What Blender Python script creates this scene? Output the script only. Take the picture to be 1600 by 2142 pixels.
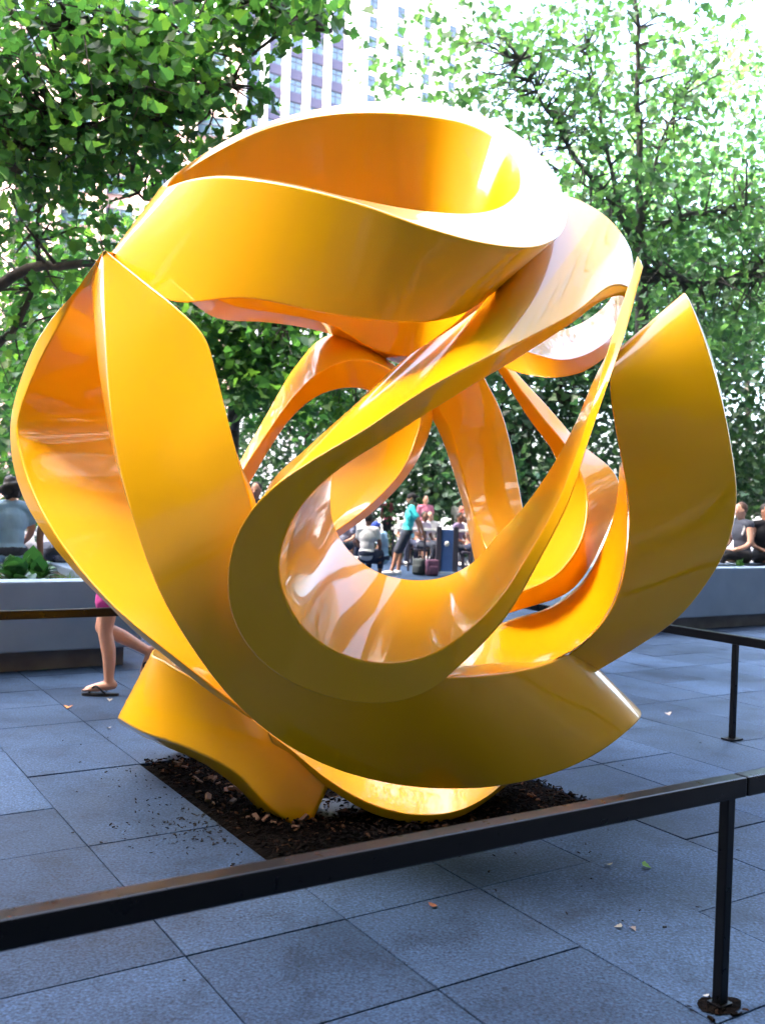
import bpy, bmesh, math, random
import numpy as np
from mathutils import Vector, Matrix, Euler

for o in list(bpy.data.objects):
    bpy.data.objects.remove(o)
random.seed(7)
rng = np.random.default_rng(11)
SC = bpy.context.scene
COL = SC.collection
R = math.radians

# ------------------------------------------------------------------ camera
FPX, PW, PH = 2026.0, 1600.0, 2142.0
EYE = 1.5
PITCH, ROLL = R(-0.57), R(2.0)
cam_d = bpy.data.cameras.new('camera')
cam = bpy.data.objects.new('camera', cam_d)
COL.objects.link(cam)
cam_d.sensor_fit = 'VERTICAL'
cam_d.sensor_height = 36.0
cam_d.lens = 36.0 * FPX / PH
cam_d.clip_start, cam_d.clip_end = 0.05, 3000
_fw = np.array([0, math.cos(PITCH), math.sin(PITCH)])
_r0 = np.array([1.0, 0, 0]); _u0 = np.cross(_r0, _fw)
_rt = _r0 * math.cos(ROLL) + _u0 * math.sin(ROLL)
_up = -_r0 * math.sin(ROLL) + _u0 * math.cos(ROLL)
m = Matrix(((_rt[0], _up[0], -_fw[0], 0), (_rt[1], _up[1], -_fw[1], 0), (_rt[2], _up[2], -_fw[2], EYE), (0, 0, 0, 1)))
cam.matrix_world = m
cam_d.dof.use_dof = True; cam_d.dof.focus_distance = 4.3; cam_d.dof.aperture_fstop = 3.4
SC.camera = cam

# ------------------------------------------------------------------ sky, sun, exposure
SUN_EL, SUN_AZ = R(46), R(242)          # azimuth measured from +Y (away from the viewer) towards +X
world = bpy.data.worlds.new('World'); SC.world = world
world.use_nodes = True
wn = world.node_tree; wn.nodes.clear()
sky = wn.nodes.new('ShaderNodeTexSky'); sky.sky_type = 'NISHITA'; sky.sun_disc = False
sky.sun_elevation = SUN_EL; sky.sun_rotation = SUN_AZ
sky.air_density, sky.dust_density, sky.ozone_density = 0.8, 7.0, 0.4
bg = wn.nodes.new('ShaderNodeBackground'); bg.inputs[1].default_value = 0.15
wo = wn.nodes.new('ShaderNodeOutputWorld')
wn.links.new(sky.outputs[0], bg.inputs[0]); wn.links.new(bg.outputs[0], wo.inputs[0])
sun_d = bpy.data.lights.new('sun', 'SUN'); sun_d.energy = 3.0; sun_d.angle = R(0.6); sun_d.color = (1.0, 0.96, 0.9)
sun = bpy.data.objects.new('sun', sun_d); COL.objects.link(sun)
sv = Vector((math.sin(SUN_AZ) * math.cos(SUN_EL), math.cos(SUN_AZ) * math.cos(SUN_EL), math.sin(SUN_EL)))
sun.rotation_euler = sv.to_track_quat('Z', 'Y').to_euler(); sun.location = sv * 60
vs = SC.view_settings
vs.view_transform = 'Standard'; vs.look = 'None'; vs.gamma = 1.0; vs.use_curve_mapping = False
vs.exposure = 4.35

# ------------------------------------------------------------------ measuring helpers (built place from the photo's perspective)
def ray(x, y):
    return _fw + _rt * (x - PW / 2) / FPX + _up * (PH / 2 - y) / FPX
def at(x, y, Y):                       # point seen at pixel (x, y) that stands Y metres away
    d = ray(x, y); return np.array([0, 0, EYE]) + d * (Y / d[1])
TH = R(32.5)                           # the paving grid is turned by this angle
EU = np.array([math.cos(TH), math.sin(TH), 0]); EV = np.array([-math.sin(TH), math.cos(TH), 0])
def uv(u, v, z=0.0):
    return Vector((EU * u + EV * v + np.array([0, 0, z])))

# ------------------------------------------------------------------ object helpers
def tag(o, label=None, cat=None, group=None, kind=None):
    if label: o['label'] = label
    if cat: o['category'] = cat
    if group: o['group'] = group
    if kind: o['kind'] = kind
    return o
def empty(name, loc=(0, 0, 0), rz=0.0):
    o = bpy.data.objects.new(name, None); COL.objects.link(o)
    o.location = loc; o.rotation_euler = (0, 0, rz); o.empty_display_size = 0.2
    return o
def link(name, me, mat=None, parent=None):
    o = bpy.data.objects.new(name, me); COL.objects.link(o)
    if mat is not None and not me.materials: me.materials.append(mat)
    if parent is not None: o.parent = parent
    return o
def mesh(name, vs_, fs, smooth=False):
    me = bpy.data.meshes.new(name)
    me.from_pydata([tuple(map(float, v)) for v in vs_], [], [tuple(int(i) for i in f) for f in fs]); me.update()
    if smooth: me.shade_smooth()
    return me
def bm_mesh(name, bm, smooth=False):
    me = bpy.data.meshes.new(name); bm.normal_update(); bm.to_mesh(me); bm.free()
    if smooth: me.shade_smooth()
    return me
def box_bm(bm, c, s, rot=None, bev=0.0):
    M = Matrix.Translation(Vector(c)) @ (rot.to_4x4() if rot is not None else Matrix()) @ Matrix.Diagonal((s[0], s[1], s[2], 1))
    g = bmesh.ops.create_cube(bm, size=1.0, matrix=M)
    if bev > 0:
        es = list({e for v in g['verts'] for e in v.link_edges})
        bmesh.ops.bevel(bm, geom=es, offset=bev, segments=2, affect='EDGES', profile=0.6)
def box(name, c, s, mat, parent=None, rot=None, bev=0.0):
    bm = bmesh.new(); box_bm(bm, c, s, rot, bev)
    return link(name, bm_mesh(name, bm), mat, parent)
def tube_data(pts, rad, n=8, vo=0):
    pts = [Vector(p) for p in pts]; V, F = [], []
    prev = None
    for i, p in enumerate(pts):
        a = pts[max(i - 1, 0)]; b = pts[min(i + 1, len(pts) - 1)]
        t = (b - a).normalized()
        if prev is None:
            x = t.orthogonal().normalized()
        else:
            x = (prev - t * prev.dot(t)).normalized()
        prev = x; y = t.cross(x)
        for k in range(n):
            q = 2 * math.pi * k / n
            V.append(p + (x * math.cos(q) + y * math.sin(q)) * rad[i])
    for i in range(len(pts) - 1):
        for k in range(n):
            k2 = (k + 1) % n
            F.append((vo + i * n + k, vo + i * n + k2, vo + (i + 1) * n + k2, vo + (i + 1) * n + k))
    F.append(tuple(vo + k for k in reversed(range(n))))
    F.append(tuple(vo + (len(pts) - 1) * n + k for k in range(n)))
    return V, F

# ------------------------------------------------------------------ material helpers
def mat(name, col, rough=0.6, **kw):
    M = bpy.data.materials.new(name); M.use_nodes = True
    b = M.node_tree.nodes['Principled BSDF']
    b.inputs['Base Color'].default_value = (*col, 1); b.inputs['Roughness'].default_value = rough
    for k, v in kw.items():
        b.inputs[k].default_value = v
    return M
def nodes(M):
    return M.node_tree.nodes, M.node_tree.links, M.node_tree.nodes['Principled BSDF']
def noisy(name, c1, c2, scale=4.0, rough=0.7, detail=6, bump=0.0, bscale=60.0, c3=None, fine=0.0, **kw):
    M = mat(name, c1, rough, **kw); n, l, b = nodes(M)
    tc = n.new('ShaderNodeTexCoord')
    t = n.new('ShaderNodeTexNoise'); t.inputs['Scale'].default_value = scale; t.inputs['Detail'].default_value = detail
    l.new(tc.outputs['Object'], t.inputs['Vector'])
    r = n.new('ShaderNodeValToRGB'); r.color_ramp.elements[0].position = 0.3; r.color_ramp.elements[1].position = 0.7
    r.color_ramp.elements[0].color = (*c1, 1); r.color_ramp.elements[1].color = (*c2, 1)
    if c3:
        e = r.color_ramp.elements.new(0.5); e.color = (*c3, 1)
    l.new(t.outputs['Fac'], r.inputs['Fac']); l.new(r.outputs['Color'], b.inputs['Base Color'])
    if bump > 0:
        t2 = n.new('ShaderNodeTexNoise'); t2.inputs['Scale'].default_value = bscale; t2.inputs['Detail'].default_value = 4
        l.new(tc.outputs['Object'], t2.inputs['Vector'])
        bp = n.new('ShaderNodeBump'); bp.inputs['Strength'].default_value = bump; bp.inputs['Distance'].default_value = 0.01
        l.new(t2.outputs['Fac'], bp.inputs['Height']); l.new(bp.outputs['Normal'], b.inputs['Normal'])
    return M
# ------------------------------------------------------------------ the sculpture
YEL = mat('yellow_gloss_paint', (0.90, 0.435, 0.003), 0.3)
_n, _l, _b = nodes(YEL)
_b.inputs['Coat Weight'].default_value = 0.75; _b.inputs['Coat Roughness'].default_value = 0.03; _b.inputs['Coat IOR'].default_value = 1.5; _b.inputs['Specular IOR Level'].default_value = 0.1
_tc = _n.new('ShaderNodeTexCoord'); _t = _n.new('ShaderNodeTexNoise'); _t.inputs['Scale'].default_value = 1.7; _t.inputs['Detail'].default_value = 3
_l.new(_tc.outputs['Object'], _t.inputs['Vector'])
_bp = _n.new('ShaderNodeBump'); _bp.inputs['Strength'].default_value = 0.015; _bp.inputs['Distance'].default_value = 0.02
_dn = _n.new('ShaderNodeTexNoise'); _dn.inputs['Scale'].default_value = 9; _dn.inputs['Detail'].default_value = 9; _dn.inputs['Roughness'].default_value = .7
_l.new(_tc.outputs['Object'], _dn.inputs['Vector']); _dm = _n.new('ShaderNodeMapRange'); _dm.inputs['From Min'].default_value = .45; _dm.inputs['From Max'].default_value = .75; _dm.inputs['To Min'].default_value = .02; _dm.inputs['To Max'].default_value = .10
_l.new(_dn.outputs['Fac'], _dm.inputs['Value']); _l.new(_dm.outputs['Result'], _b.inputs['Coat Roughness'])
_l.new(_t.outputs['Fac'], _bp.inputs['Height']); _l.new(_bp.outputs['Normal'], _b.inputs['Coat Normal'])

CX, CY, CR, CRP = 780.0, 960.0, 1.62, 775.0       # the ball the ribbons are wound on, 1.6 m in radius, 5.1 m away
BALLY = 5.14
def sp(x, y, k):
    """A point of a ribbon: k -1 = near shell of the ball, +1 = far shell; above 2 = metres away."""
    if k > 2: return at(x, y, k)
    r = math.hypot(x - CX, y - CY) / CRP
    s = math.sqrt(max(0.0, 1 - r * r))
    return at(x, y, BALLY + CR * k * max(s, 0.12))
def crom(P, n, closed=False):
    P = np.array(P, float); m_ = len(P)
    segs = m_ if closed else m_ - 1
    out = []
    for i in range(n if closed else n + 1):
        t = i / n * segs; j = min(int(t), segs - 1); f = t - j
        if closed: a, b, c, d = P[(j - 1) % m_], P[j % m_], P[(j + 1) % m_], P[(j + 2) % m_]
        else:
            b, c = P[j], P[j + 1]
            a = P[j - 1] if j > 0 else 2 * b - c
            d = P[j + 2] if j + 2 < m_ else 2 * c - b
        # centripetal-like tension: limit tangents to neighbouring chord lengths
        l0, l1, l2 = np.linalg.norm(b - a) + 1e-6, np.linalg.norm(c - b) + 1e-6, np.linalg.norm(d - c) + 1e-6
        m1 = l1 * ((c - b) / l1 * l0 + (b - a) / l0 * l1) / (l0 + l1)
        m2 = l1 * ((d - c) / l2 * l1 + (c - b) / l1 * l2) / (l1 + l2)
        h00, h10, h01, h11 = 2*f**3-3*f**2+1, f**3-2*f**2+f, -2*f**3+3*f**2, f**3-f**2
        out.append(h00 * b + h10 * m1 + h01 * c + h11 * m2)
    return np.array(out)
def ribbon(name, parent, rails, n=96, closed=False, across=3, bev=0.010, smooth_it=2):
    """A solid ribbon lofted through 4 edge curves (a ring of edges); rails are lists of world points."""
    C = [crom(r_, n, closed) for r_ in rails]
    for _ in range(smooth_it):
        for c in C:
            q = c.copy()
            if closed: c[:] = 0.25 * np.roll(q, 1, 0) + 0.5 * q + 0.25 * np.roll(q, -1, 0)
            else: c[1:-1] = 0.25 * q[:-2] + 0.5 * q[1:-1] + 0.25 * q[2:]
    rows = C[0].shape[0]; nr = len(C)
    # rounded corner section
    sec = []
    for i in range(rows):
        pts = []
        for k in range(nr):
            p, a, b = C[k][i], C[k - 1][i], C[(k + 1) % nr][i]
            la, lb = np.linalg.norm(a - p) + 1e-6, np.linalg.norm(b - p) + 1e-6
            e = min(bev, 0.35 * la, 0.35 * lb)
            p0 = p + (a - p) / la * e; p2 = p + (b - p) / lb * e
            pts += [p0, 0.25 * p0 + 0.5 * p + 0.25 * p2, p2]
            q1 = b + (p - b) / lb * min(bev, 0.35 * lb)
            for s in range(1, across):
                pts.append(p2 + (q1 - p2) * s / across)
        sec.append(pts)
    w = len(sec[0]); V = [p for s in sec for p in s]; F = []
    for i in range(rows if closed else rows - 1):
        j = (i + 1) % rows
        for k in range(w):
            k2 = (k + 1) % w
            F.append((i * w + k, j * w + k, j * w + k2, i * w + k2))
    if not closed:
        F.append(tuple(range(w))); F.append(tuple((rows - 1) * w + k for k in reversed(range(w))))
    me = mesh(name, V, F)
    bm = bmesh.new(); bm.from_mesh(me); bmesh.ops.recalc_face_normals(bm, faces=bm.faces[:]); bm.to_mesh(me); bm.free()
    me.shade_smooth()
    o = link(name, me, YEL, parent)
    wmod = o.modifiers.new('normals', 'WEIGHTED_NORMAL'); wmod.weight = 80
    return o
def S(L): return [sp(*p) for p in L]
def rel(base, off, dy=0.0):
    return [np.array(p) + np.array(off) for p in base]
def sink(front, t):
    """Back edge of a ribbon edge: the same curve pushed t metres towards the ball's far side."""
    return [np.array(p) + np.array([0, t, 0]) for p in front]
def hide(a, b, c):                     # 4th edge that closes a parallelogram section
    return [np.array(pa) + np.array(pc) - np.array(pb) for pa, pb, pc in zip(a, b, c)]

sculpture = empty('ribbon_sculpture', (-0.08, 5.14, 0))
tag(sculpture, 'huge glossy yellow abstract sculpture of looping twisted ribbons on bark bed', 'sculpture')
SROOT = None
# top loop
OT = S([(335,392,4.9),(400,375,4.45),(470,369,4.2),(600,386,3.98),(760,428,3.86),(900,478,3.84),(1000,506,3.9),(1090,518,4.02),(1150,507,4.25),(1187,452,4.7),(1172,390,5.1),(1132,325,5.4),(1070,272,5.55),(1000,237,5.6),(900,215,5.65),(790,211,5.65),(660,228,5.6),(520,270,5.45),(410,332,5.2)])
OB = S([(212,552,4.9),(280,590,4.55),(365,633,4.3),(520,624,4.05),(700,660,3.92),(830,675,3.9),(900,674,3.94),(960,660,4.02),(1012,628,4.2),(1045,606,4.55),(1040,640,4.9),(1000,690,5.2),(930,725,5.5),(860,765,.45),(795,749,.5),(690,699,.5),(561,675,.45),(450,666,.4),(392,628,.3)])
IT = S([(352,388,4.95),(405,373,4.6),(470,366,4.4),(600,382,4.22),(760,419,4.12),(880,440,4.15),(980,446,4.25),(1040,435,4.4),(1078,408,4.6),(1089,375,4.85),(1078,330,5.08),(1040,290,5.28),(980,260,5.38),(900,244,5.43),(800,236,5.45),(690,240,5.42),(560,268,5.35),(440,325,5.22),(372,370,5.08)])
IB = S([(262,545,4.95),(310,575,4.68),(380,606,4.48),(520,600,4.28),(700,630,4.18),(830,640,4.16),(890,640,4.18),(945,628,4.26),(985,605,4.42),(1005,590,4.65),(1000,620,4.9),(960,670,5.1),(900,715,5.3),(850,745,.32),(790,735,.35),(691,679,.33),(574,654,.28),(490,640,.22),(430,615,.16)])
ribbon('ribbon', sculpture, [OT, OB, IB, IT], 150, True)
# left loop: the outer strap
Lo = S([(217,524,4.5),(161,604,4.66),(103,672,4.85),(55,760,-.3),(22,880,-.4),(26,965,-.5),(44,1031,-.6),(87,1110,-.7),(153,1193,-.75),(219,1259,-.8),(284,1324,-.85),(350,1377,-.85),(437,1447,-.85),(525,1505,-.85)])
Li = S([(187,597,4.62),(172,606,4.68),(119,690,4.8),(72,780,-.42),(36,890,-.5),(44,955,-.6),(68,1027,-.68),(105,1100,-.75),(168,1190,-.8),(232,1262,-.85),(300,1322,-.88),(366,1375,-.88),(448,1440,-.86),(527,1500,-.84)])
Lb = S([(240,600,.1),(262,650,.2),(290,730,.3),(310,810,.3),(320,900,.25),(325,960,.15),(330,1030,.05),(345,1100,-.1),(370,1180,-.25),(405,1260,-.4),(440,1330,-.5),(480,1390,-.6),(520,1440,-.68),(560,1490,-.72)])
ribbon('ribbon', sculpture, [Lo, Li, Lb, hide(Lo, Li, Lb)], 96)
# broad front sash from the left apex down to the lower right
Dl = S([(216,528,4.45),(219,640,4.32),(224,760,4.2),(234,880,4.1),(250,975,4.04),(285,1105,-.95),(335,1242,-.98),(405,1362,-1),(500,1480,-1),(600,1560,-1),(700,1610,-1),(810,1640,-1),(925,1652,-1),(1040,1646,4.38),(1150,1622,4.42),(1250,1577,4.5),(1322,1522,4.62),(1343,1492,4.85),(1320,1470,5.1)])
Du = S([(219,520,4.42),(300,585,4.22),(368,640,4.08),(430,705,3.98),(456,790,3.9),(478,880,-.9),(503,975,-.92),(528,1060,-.93),(540,1150,-.93),(560,1250,-.92),(620,1345,-.9),(700,1400,-.88),(800,1425,-.86),(920,1418,-.8),(1030,1412,-.74),(1130,1392,-.66),(1190,1366,-.56),(1212,1357,-.35),(1190,1360,-.1)])
De = S([(192,600,4.65),(197,680,4.52),(206,770,4.42),(222,870,4.32),(243,965,4.24),(283,1095,-.85),(340,1230,-.88),(415,1345,-.9),(512,1462,-.9),(610,1535,-.88),(710,1582,-.86),(815,1612,-.85),(925,1622,-.85),(1035,1615,4.55),(1135,1590,4.6),(1215,1552,4.7),(1262,1505,4.85),(1280,1470,5.0),(1270,1450,5.2)])
ribbon('ribbon', sculpture, [Du, Dl, De, hide(Du, Dl, De)], 130, bev=0.012)
# the hook: hump at the upper right, arm, ring and rising horn
b_ = S([(985,745,.05),(1050,768,-.1),(1105,785,-.25),(1160,791,-.35),(1225,776,-.45),(1272,742,-.5),(1310,680,-.5),(1324,610,-.5),(1308,597,-.55),(1200,655,-.72),(1100,708,-.84),(1000,756,-.92),(880,820,-.98),(760,900,-1),(650,965,-1.02),(580,1012,-1.03),(525,1067,-1.04),(486,1140,-1.04),(475,1205,-1.04),(485,1290,-1.04),(530,1368,-1.04),(610,1430,-1.05),(720,1466,-1.06),(830,1470,-1.07),(900,1445,-1.07),(952,1402,-1.07),(1060,1290,-1.06),(1130,1170,-1.05),(1190,1050,-1.05),(1232,920,-1.05),(1276,790,-1.05),(1310,690,-1.05),(1345,560,-1.05)])
c_ = S([(1010,700,.1),(1070,722,-.05),(1120,740,-.2),(1180,752,-.3),(1237,735,-.38),(1278,702,-.42),(1298,660,-.44),(1304,622,-.46),(1290,620,-.50),(1190,681,-.68),(1080,752,-.80),(990,806,-.88),(890,868,-.93),(800,925,-.96),(700,990,-.985),(642,1045,-1),(604,1105,-1),(586,1160,-1),(586,1220,-1),(605,1270,-1),(635,1315,-1),(690,1357,-1),(755,1382,-1),(825,1388,-1),(900,1370,-1),(975,1322,-1),(1037,1262,-1),(1110,1150,-1),(1162,1060,-1),(1205,950,-1),(1238,850,-1),(1268,740,-1),(1333,536,-1)])
a_ = S([(960,735,.5),(1040,740,.35),(1110,750,.25),(1170,755,.15),(1230,740,.05),(1280,700,-.05),(1318,630,0),(1326,560,.05),(1318,520,.05),(1285,468,.05),(1240,432,.1),(1180,408,.15),(1110,500,0),(1036,613,-.45),(940,690,-.62),(850,747,-.7),(740,848,-.72),(640,938,-.72),(565,1010,-.7),(540,1080,-.68),(545,1160,-.66),(570,1260,-.64),(640,1340,-.62),(740,1390,-.58),(840,1390,-.55),(920,1360,-.55),(1000,1290,-.58),(1075,1180,-.62),(1140,1075,-.68),(1190,970,-.75),(1240,850,-.82),(1290,720,-.9),(1340,545,-1)])
d_ = S([(985,690,.5),(1060,690,.35),(1115,695,.25),(1175,690,.15),(1232,665,.05),(1272,630,0),(1292,590,.0),(1300,550,.05),(1290,520,.05),(1255,478,.08),(1210,450,.12),(1150,450,.15),(1085,540,0),(1010,650,-.38),(915,725,-.52),(830,785,-.6),(750,870,-.62),(712,940,-.6),(695,1000,-.55),(692,1050,-.5),(700,1100,-.46),(730,1150,-.44),(790,1195,-.42),(850,1211,-.42),(920,1208,-.44),(980,1182,-.48),(1040,1118,-.55),(1094,1060,-.6),(1160,965,-.68),(1204,882,-.76),(1238,800,-.85),(1278,720,-.92),(1331,538,-.98)])
ribbon('ribbon', sculpture, [a_, b_, c_, d_], 230, across=3)
# right-hand upright band
E1 = S([(1340,760,5.2),(1300,725,4.85),(1288,742,4.62),(1274,800,4.5),(1283,880,4.48),(1300,970,4.5),(1314,1070,4.5),(1308,1170,4.5),(1280,1268,4.5),(1240,1325,4.5),(1205,1358,4.52),(1130,1400,4.55)])
Er = S([(1430,740,5.5),(1425,640,5.15),(1437,619,4.78),(1470,700,4.66),(1500,800,4.6),(1528,930,4.58),(1540,1050,4.6),(1522,1140,4.62),(1478,1220,4.65),(1410,1300,4.67),(1330,1355,4.7),(1230,1415,4.72)])
Eb = S([(1440,760,5.8),(1448,680,5.4),(1452,650,5.05),(1486,735,4.95),(1508,820,4.9),(1525,930,4.88),(1530,1040,4.88),(1505,1140,4.9),(1460,1220,4.9),(1390,1300,4.92),(1310,1352,4.95),(1215,1405,4.95)])
ribbon('ribbon', sculpture, [E1, Er, Eb, hide(E1, Er, Eb)], 96, bev=0.012)
# bright inner trough between the sash and the upright band
F2 = S([(1301,975,-.42),(1296,1040,-.35),(1270,1132,-.25),(1222,1218,-.2),(1150,1273,-.2),(1075,1297,-.2),(1000,1330,-.25),(920,1370,-.3)])
F1_ = S([(1303,965,-.5),(1313,1075,-.54),(1306,1175,-.57),(1279,1266,-.59),(1228,1338,-.6),(1150,1385,-.62),(1050,1411,-.65),(940,1412,-.68)])
ribbon('ribbon', sculpture, [F2, F1_, sink(F1_, .05), sink(F2, .06)], 64)
# inner strand that widens into a lip at the right
sa = S([(1020,745,.45),(1050,790,.4),(1100,870,.3),(1162,962,.15),(1165,1050,0),(1130,1140,-.1),(1085,1215,-.2),(1040,1250,-.25)])
sb = S([(1048,752,.42),(1075,795,.36),(1125,862,.26),(1188,940,.08),(1228,1050,-.15),(1214,1135,-.25),(1160,1205,-.3),(1080,1242,-.3)])
sc_ = S([(1056,750,.45),(1090,790,.4),(1142,845,.3),(1205,918,.2),(1296,1010,.0),(1262,1130,-.1),(1195,1235,-.2),(1075,1280,-.25)])
ribbon('ribbon', sculpture, [sa, sb, sc_, hide(sa, sb, sc_)], 80)
# back arch that dives behind the arm and comes round as an oval
pa = S([(470,1020,.35),(500,968,.38),(560,862,.42),(620,763,.46),(675,706,.5),(720,693,.52),(770,715,.5),(815,757,.45),(870,790,.35),(905,850,.3),(890,930,.2),(850,1000,.1),(785,1068,0),(700,1130,-.1)])
pb = S([(480,1035,.25),(506,988,.26),(562,902,.28),(612,832,.3),(662,784,.3),(712,758,.3),(765,753,.28),(815,772,.25),(862,810,.2),(882,858,.15),(868,925,.1),(836,990,0),(772,1058,-.1),(690,1120,-.2)])
pc = S([(495,1055,.3),(522,1012,.32),(565,938,.34),(612,872,.36),(662,830,.36),(712,813,.36),(755,813,.33),(795,830,.3),(812,870,.26),(811,910,.22),(806,955,.15),(770,1020,.05),(705,1088,-.05),(640,1140,-.15)])
ribbon('ribbon', sculpture, [pa, pb, pc, S([(500,1020,.6),(528,985,.62),(572,905,.64),(618,850,.66),(662,815,.68),(708,800,.7),(745,800,.7),(765,815,.68),(760,850,.62),(735,890,.55),(700,930,.5),(670,980,.4),(640,1030,.3),(600,1080,.2)])], 110)
# inner leg
qa = S([(860,790,.3),(888,850,.3),(917,905,.3),(946,985,.28),(969,1065,.22),(990,1168,.1),(1020,1260,0)])
qb = S([(875,770,.3),(905,830,.28),(940,893,.26),(965,980,.22),(985,1060,.15),(1012,1135,.05),(1050,1220,-.1)])
qc = S([(985,720,.45),(1012,785,.45),(1047,855,.42),(1072,945,.38),(1086,1020,.32),(1100,1085,.22),(1130,1160,.1)])
ribbon('ribbon', sculpture, [qb, qc, hide(qc, qb, qa), qa], 60)
# foot at the left
ga = S([(390,1375,5.6),(345,1350,5.35),(318,1365,5.05),(350,1385,4.8),(440,1440,4.62),(520,1495,4.55),(600,1560,4.5),(690,1640,4.5)])
gb = S([(330,1530,5.6),(265,1520,5.35),(246,1502,5.05),(300,1533,4.75),(400,1568,4.58),(500,1622,4.5),(565,1690,4.46),(640,1745,4.46)])
gc = S([(380,1560,5.7),(320,1550,5.5),(290,1535,5.25),(345,1562,4.95),(430,1600,4.78),(500,1652,4.68),(560,1715,4.62),(630,1765,4.6)])
ribbon('ribbon', sculpture, [ga, gb, gc, hide(ga, gb, gc)], 80, bev=0.012)
# low cradle under the sash
ha = S([(560,1500,4.75),(610,1545,4.75),(700,1590,4.78),(800,1622,4.8),(890,1636,4.82),(970,1640,4.85),(1040,1635,4.9),(1090,1610,5.0)])
hb = S([(560,1530,4.5),(604,1563,4.48),(690,1633,4.45),(790,1687,4.45),(880,1705,4.46),(955,1697,4.5),(1015,1668,4.58),(1060,1630,4.75)])
hc = S([(570,1555,4.5),(612,1585,4.5),(692,1653,4.48),(792,1708,4.48),(880,1724,4.5),(950,1714,4.55),(1005,1685,4.65),(1050,1650,4.8)])
ribbon('ribbon', sculpture, [ha, hb, hc, hide(ha, hb, hc)], 64)
bpy.context.view_layer.update()
for o in sculpture.children:
    o.matrix_parent_inverse = sculpture.matrix_world.inverted()
# ------------------------------------------------------------------ ground, paving, bed
def granite(name, base, var, speck=0.5, rough=0.55):
    M = mat(name, base, rough); n, l, b = nodes(M); b.inputs['Specular IOR Level'].default_value = 0.15
    tc = n.new('ShaderNodeTexCoord'); oi = n.new('ShaderNodeObjectInfo'); geo = n.new('ShaderNodeNewGeometry')
    big = n.new('ShaderNodeTexNoise'); big.inputs['Scale'].default_value = 1.3; big.inputs['Detail'].default_value = 5
    fin = n.new('ShaderNodeTexNoise'); fin.inputs['Scale'].default_value = 85; fin.inputs['Detail'].default_value = 3
    vor = n.new('ShaderNodeTexVoronoi'); vor.inputs['Scale'].default_value = 170
    for t in (big, fin, vor): l.new(geo.outputs['Position'], t.inputs['Vector'])
    def mr(src, a, b_):
        q = n.new('ShaderNodeMapRange'); q.inputs['From Min'].default_value = 0.25; q.inputs['From Max'].default_value = 0.75
        q.inputs['To Min'].default_value = a; q.inputs['To Max'].default_value = b_; l.new(src, q.inputs['Value']); return q.outputs['Result']
    def mul(x, y):
        q = n.new('ShaderNodeMath'); q.operation = 'MULTIPLY'; l.new(x, q.inputs[0]); l.new(y, q.inputs[1]); return q.outputs[0]
    f = mul(mr(big.outputs['Fac'], 0.65, 1.35), mr(fin.outputs['Fac'], 1 - speck, 1 + speck))
    q = n.new('ShaderNodeMapRange'); q.inputs['To Min'].default_value = 1 - var; q.inputs['To Max'].default_value = 1 + var
    l.new(oi.outputs['Random'], q.inputs['Value']); f = mul(f, q.outputs['Result'])
    sp_ = n.new('ShaderNodeSeparateColor'); l.new(vor.outputs['Color'], sp_.inputs[0])
    f = mul(f, mr(sp_.outputs[0], 0.8, 1.2))
    gum = n.new('ShaderNodeTexVoronoi'); gum.inputs['Scale'].default_value = 3.1; l.new(geo.outputs['Position'], gum.inputs['Vector'])
    gm = n.new('ShaderNodeMapRange'); gm.inputs['From Min'].default_value = .03; gm.inputs['From Max'].default_value = .05; gm.inputs['To Min'].default_value = .55; gm.inputs['To Max'].default_value = 1.0
    l.new(gum.outputs['Distance'], gm.inputs['Value']); f = mul(f, gm.outputs['Result'])
    st = n.new('ShaderNodeTexNoise'); st.inputs['Scale'].default_value = 3.7; st.inputs['Detail'].default_value = 9; st.inputs['Roughness'].default_value = .65; l.new(geo.outputs['Position'], st.inputs['Vector'])
    sm2 = n.new('ShaderNodeMapRange'); sm2.inputs['From Min'].default_value = .36; sm2.inputs['From Max'].default_value = .5; sm2.inputs['To Min'].default_value = .72; sm2.inputs['To Max'].default_value = 1.06
    l.new(st.outputs['Fac'], sm2.inputs['Value']); f = mul(f, sm2.outputs['Result'])
    mx = n.new('ShaderNodeVectorMath'); mx.operation = 'SCALE'; mx.inputs[0].default_value = base
    l.new(f, mx.inputs['Scale']); l.new(mx.outputs[0], b.inputs['Base Color'])
    bp = n.new('ShaderNodeBump'); bp.inputs['Strength'].default_value = 0.25; bp.inputs['Distance'].default_value = 0.003
    l.new(fin.outputs['Fac'], bp.inputs['Height']); l.new(bp.outputs['Normal'], b.inputs['Normal'])
    rr = n.new('ShaderNodeMapRange'); rr.inputs['To Min'].default_value = rough - .15; rr.inputs['To Max'].default_value = rough + .2
    l.new(big.outputs['Fac'], rr.inputs['Value']); l.new(rr.outputs['Result'], b.inputs['Roughness'])
    return M
M_SLAB = granite('blue_grey_granite', (0.027, 0.049, 0.092), 0.25, 0.65)
M_JOINT = noisy('dark_joint_sand', (0.02, 0.02, 0.022), (0.045, 0.042, 0.04), 30, 0.95)
M_FAR = granite('pale_far_paving', (0.16, 0.16, 0.165), 0.05, 0.2, 0.8)
M_CONC = noisy('pale_concrete', (0.13, 0.195, 0.285), (0.18, 0.255, 0.355), 2.2, 0.75, 8, 0.15, 90)
M_KICK = noisy('dark_stone_plinth', (0.07, 0.075, 0.085), (0.12, 0.125, 0.135), 5, 0.6)
M_SOIL = noisy('dark_soil', (0.018, 0.013, 0.010), (0.05, 0.036, 0.026), 18, 0.95, 8, 0.8, 40)

ground = link('ground', mesh('ground', [(-900, -60, -.06), (900, -60, -.06), (900, 2500, -.06), (-900, 2500, -.06)], [(0, 1, 2, 3)]), M_FAR)
tag(ground, kind='structure')
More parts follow.
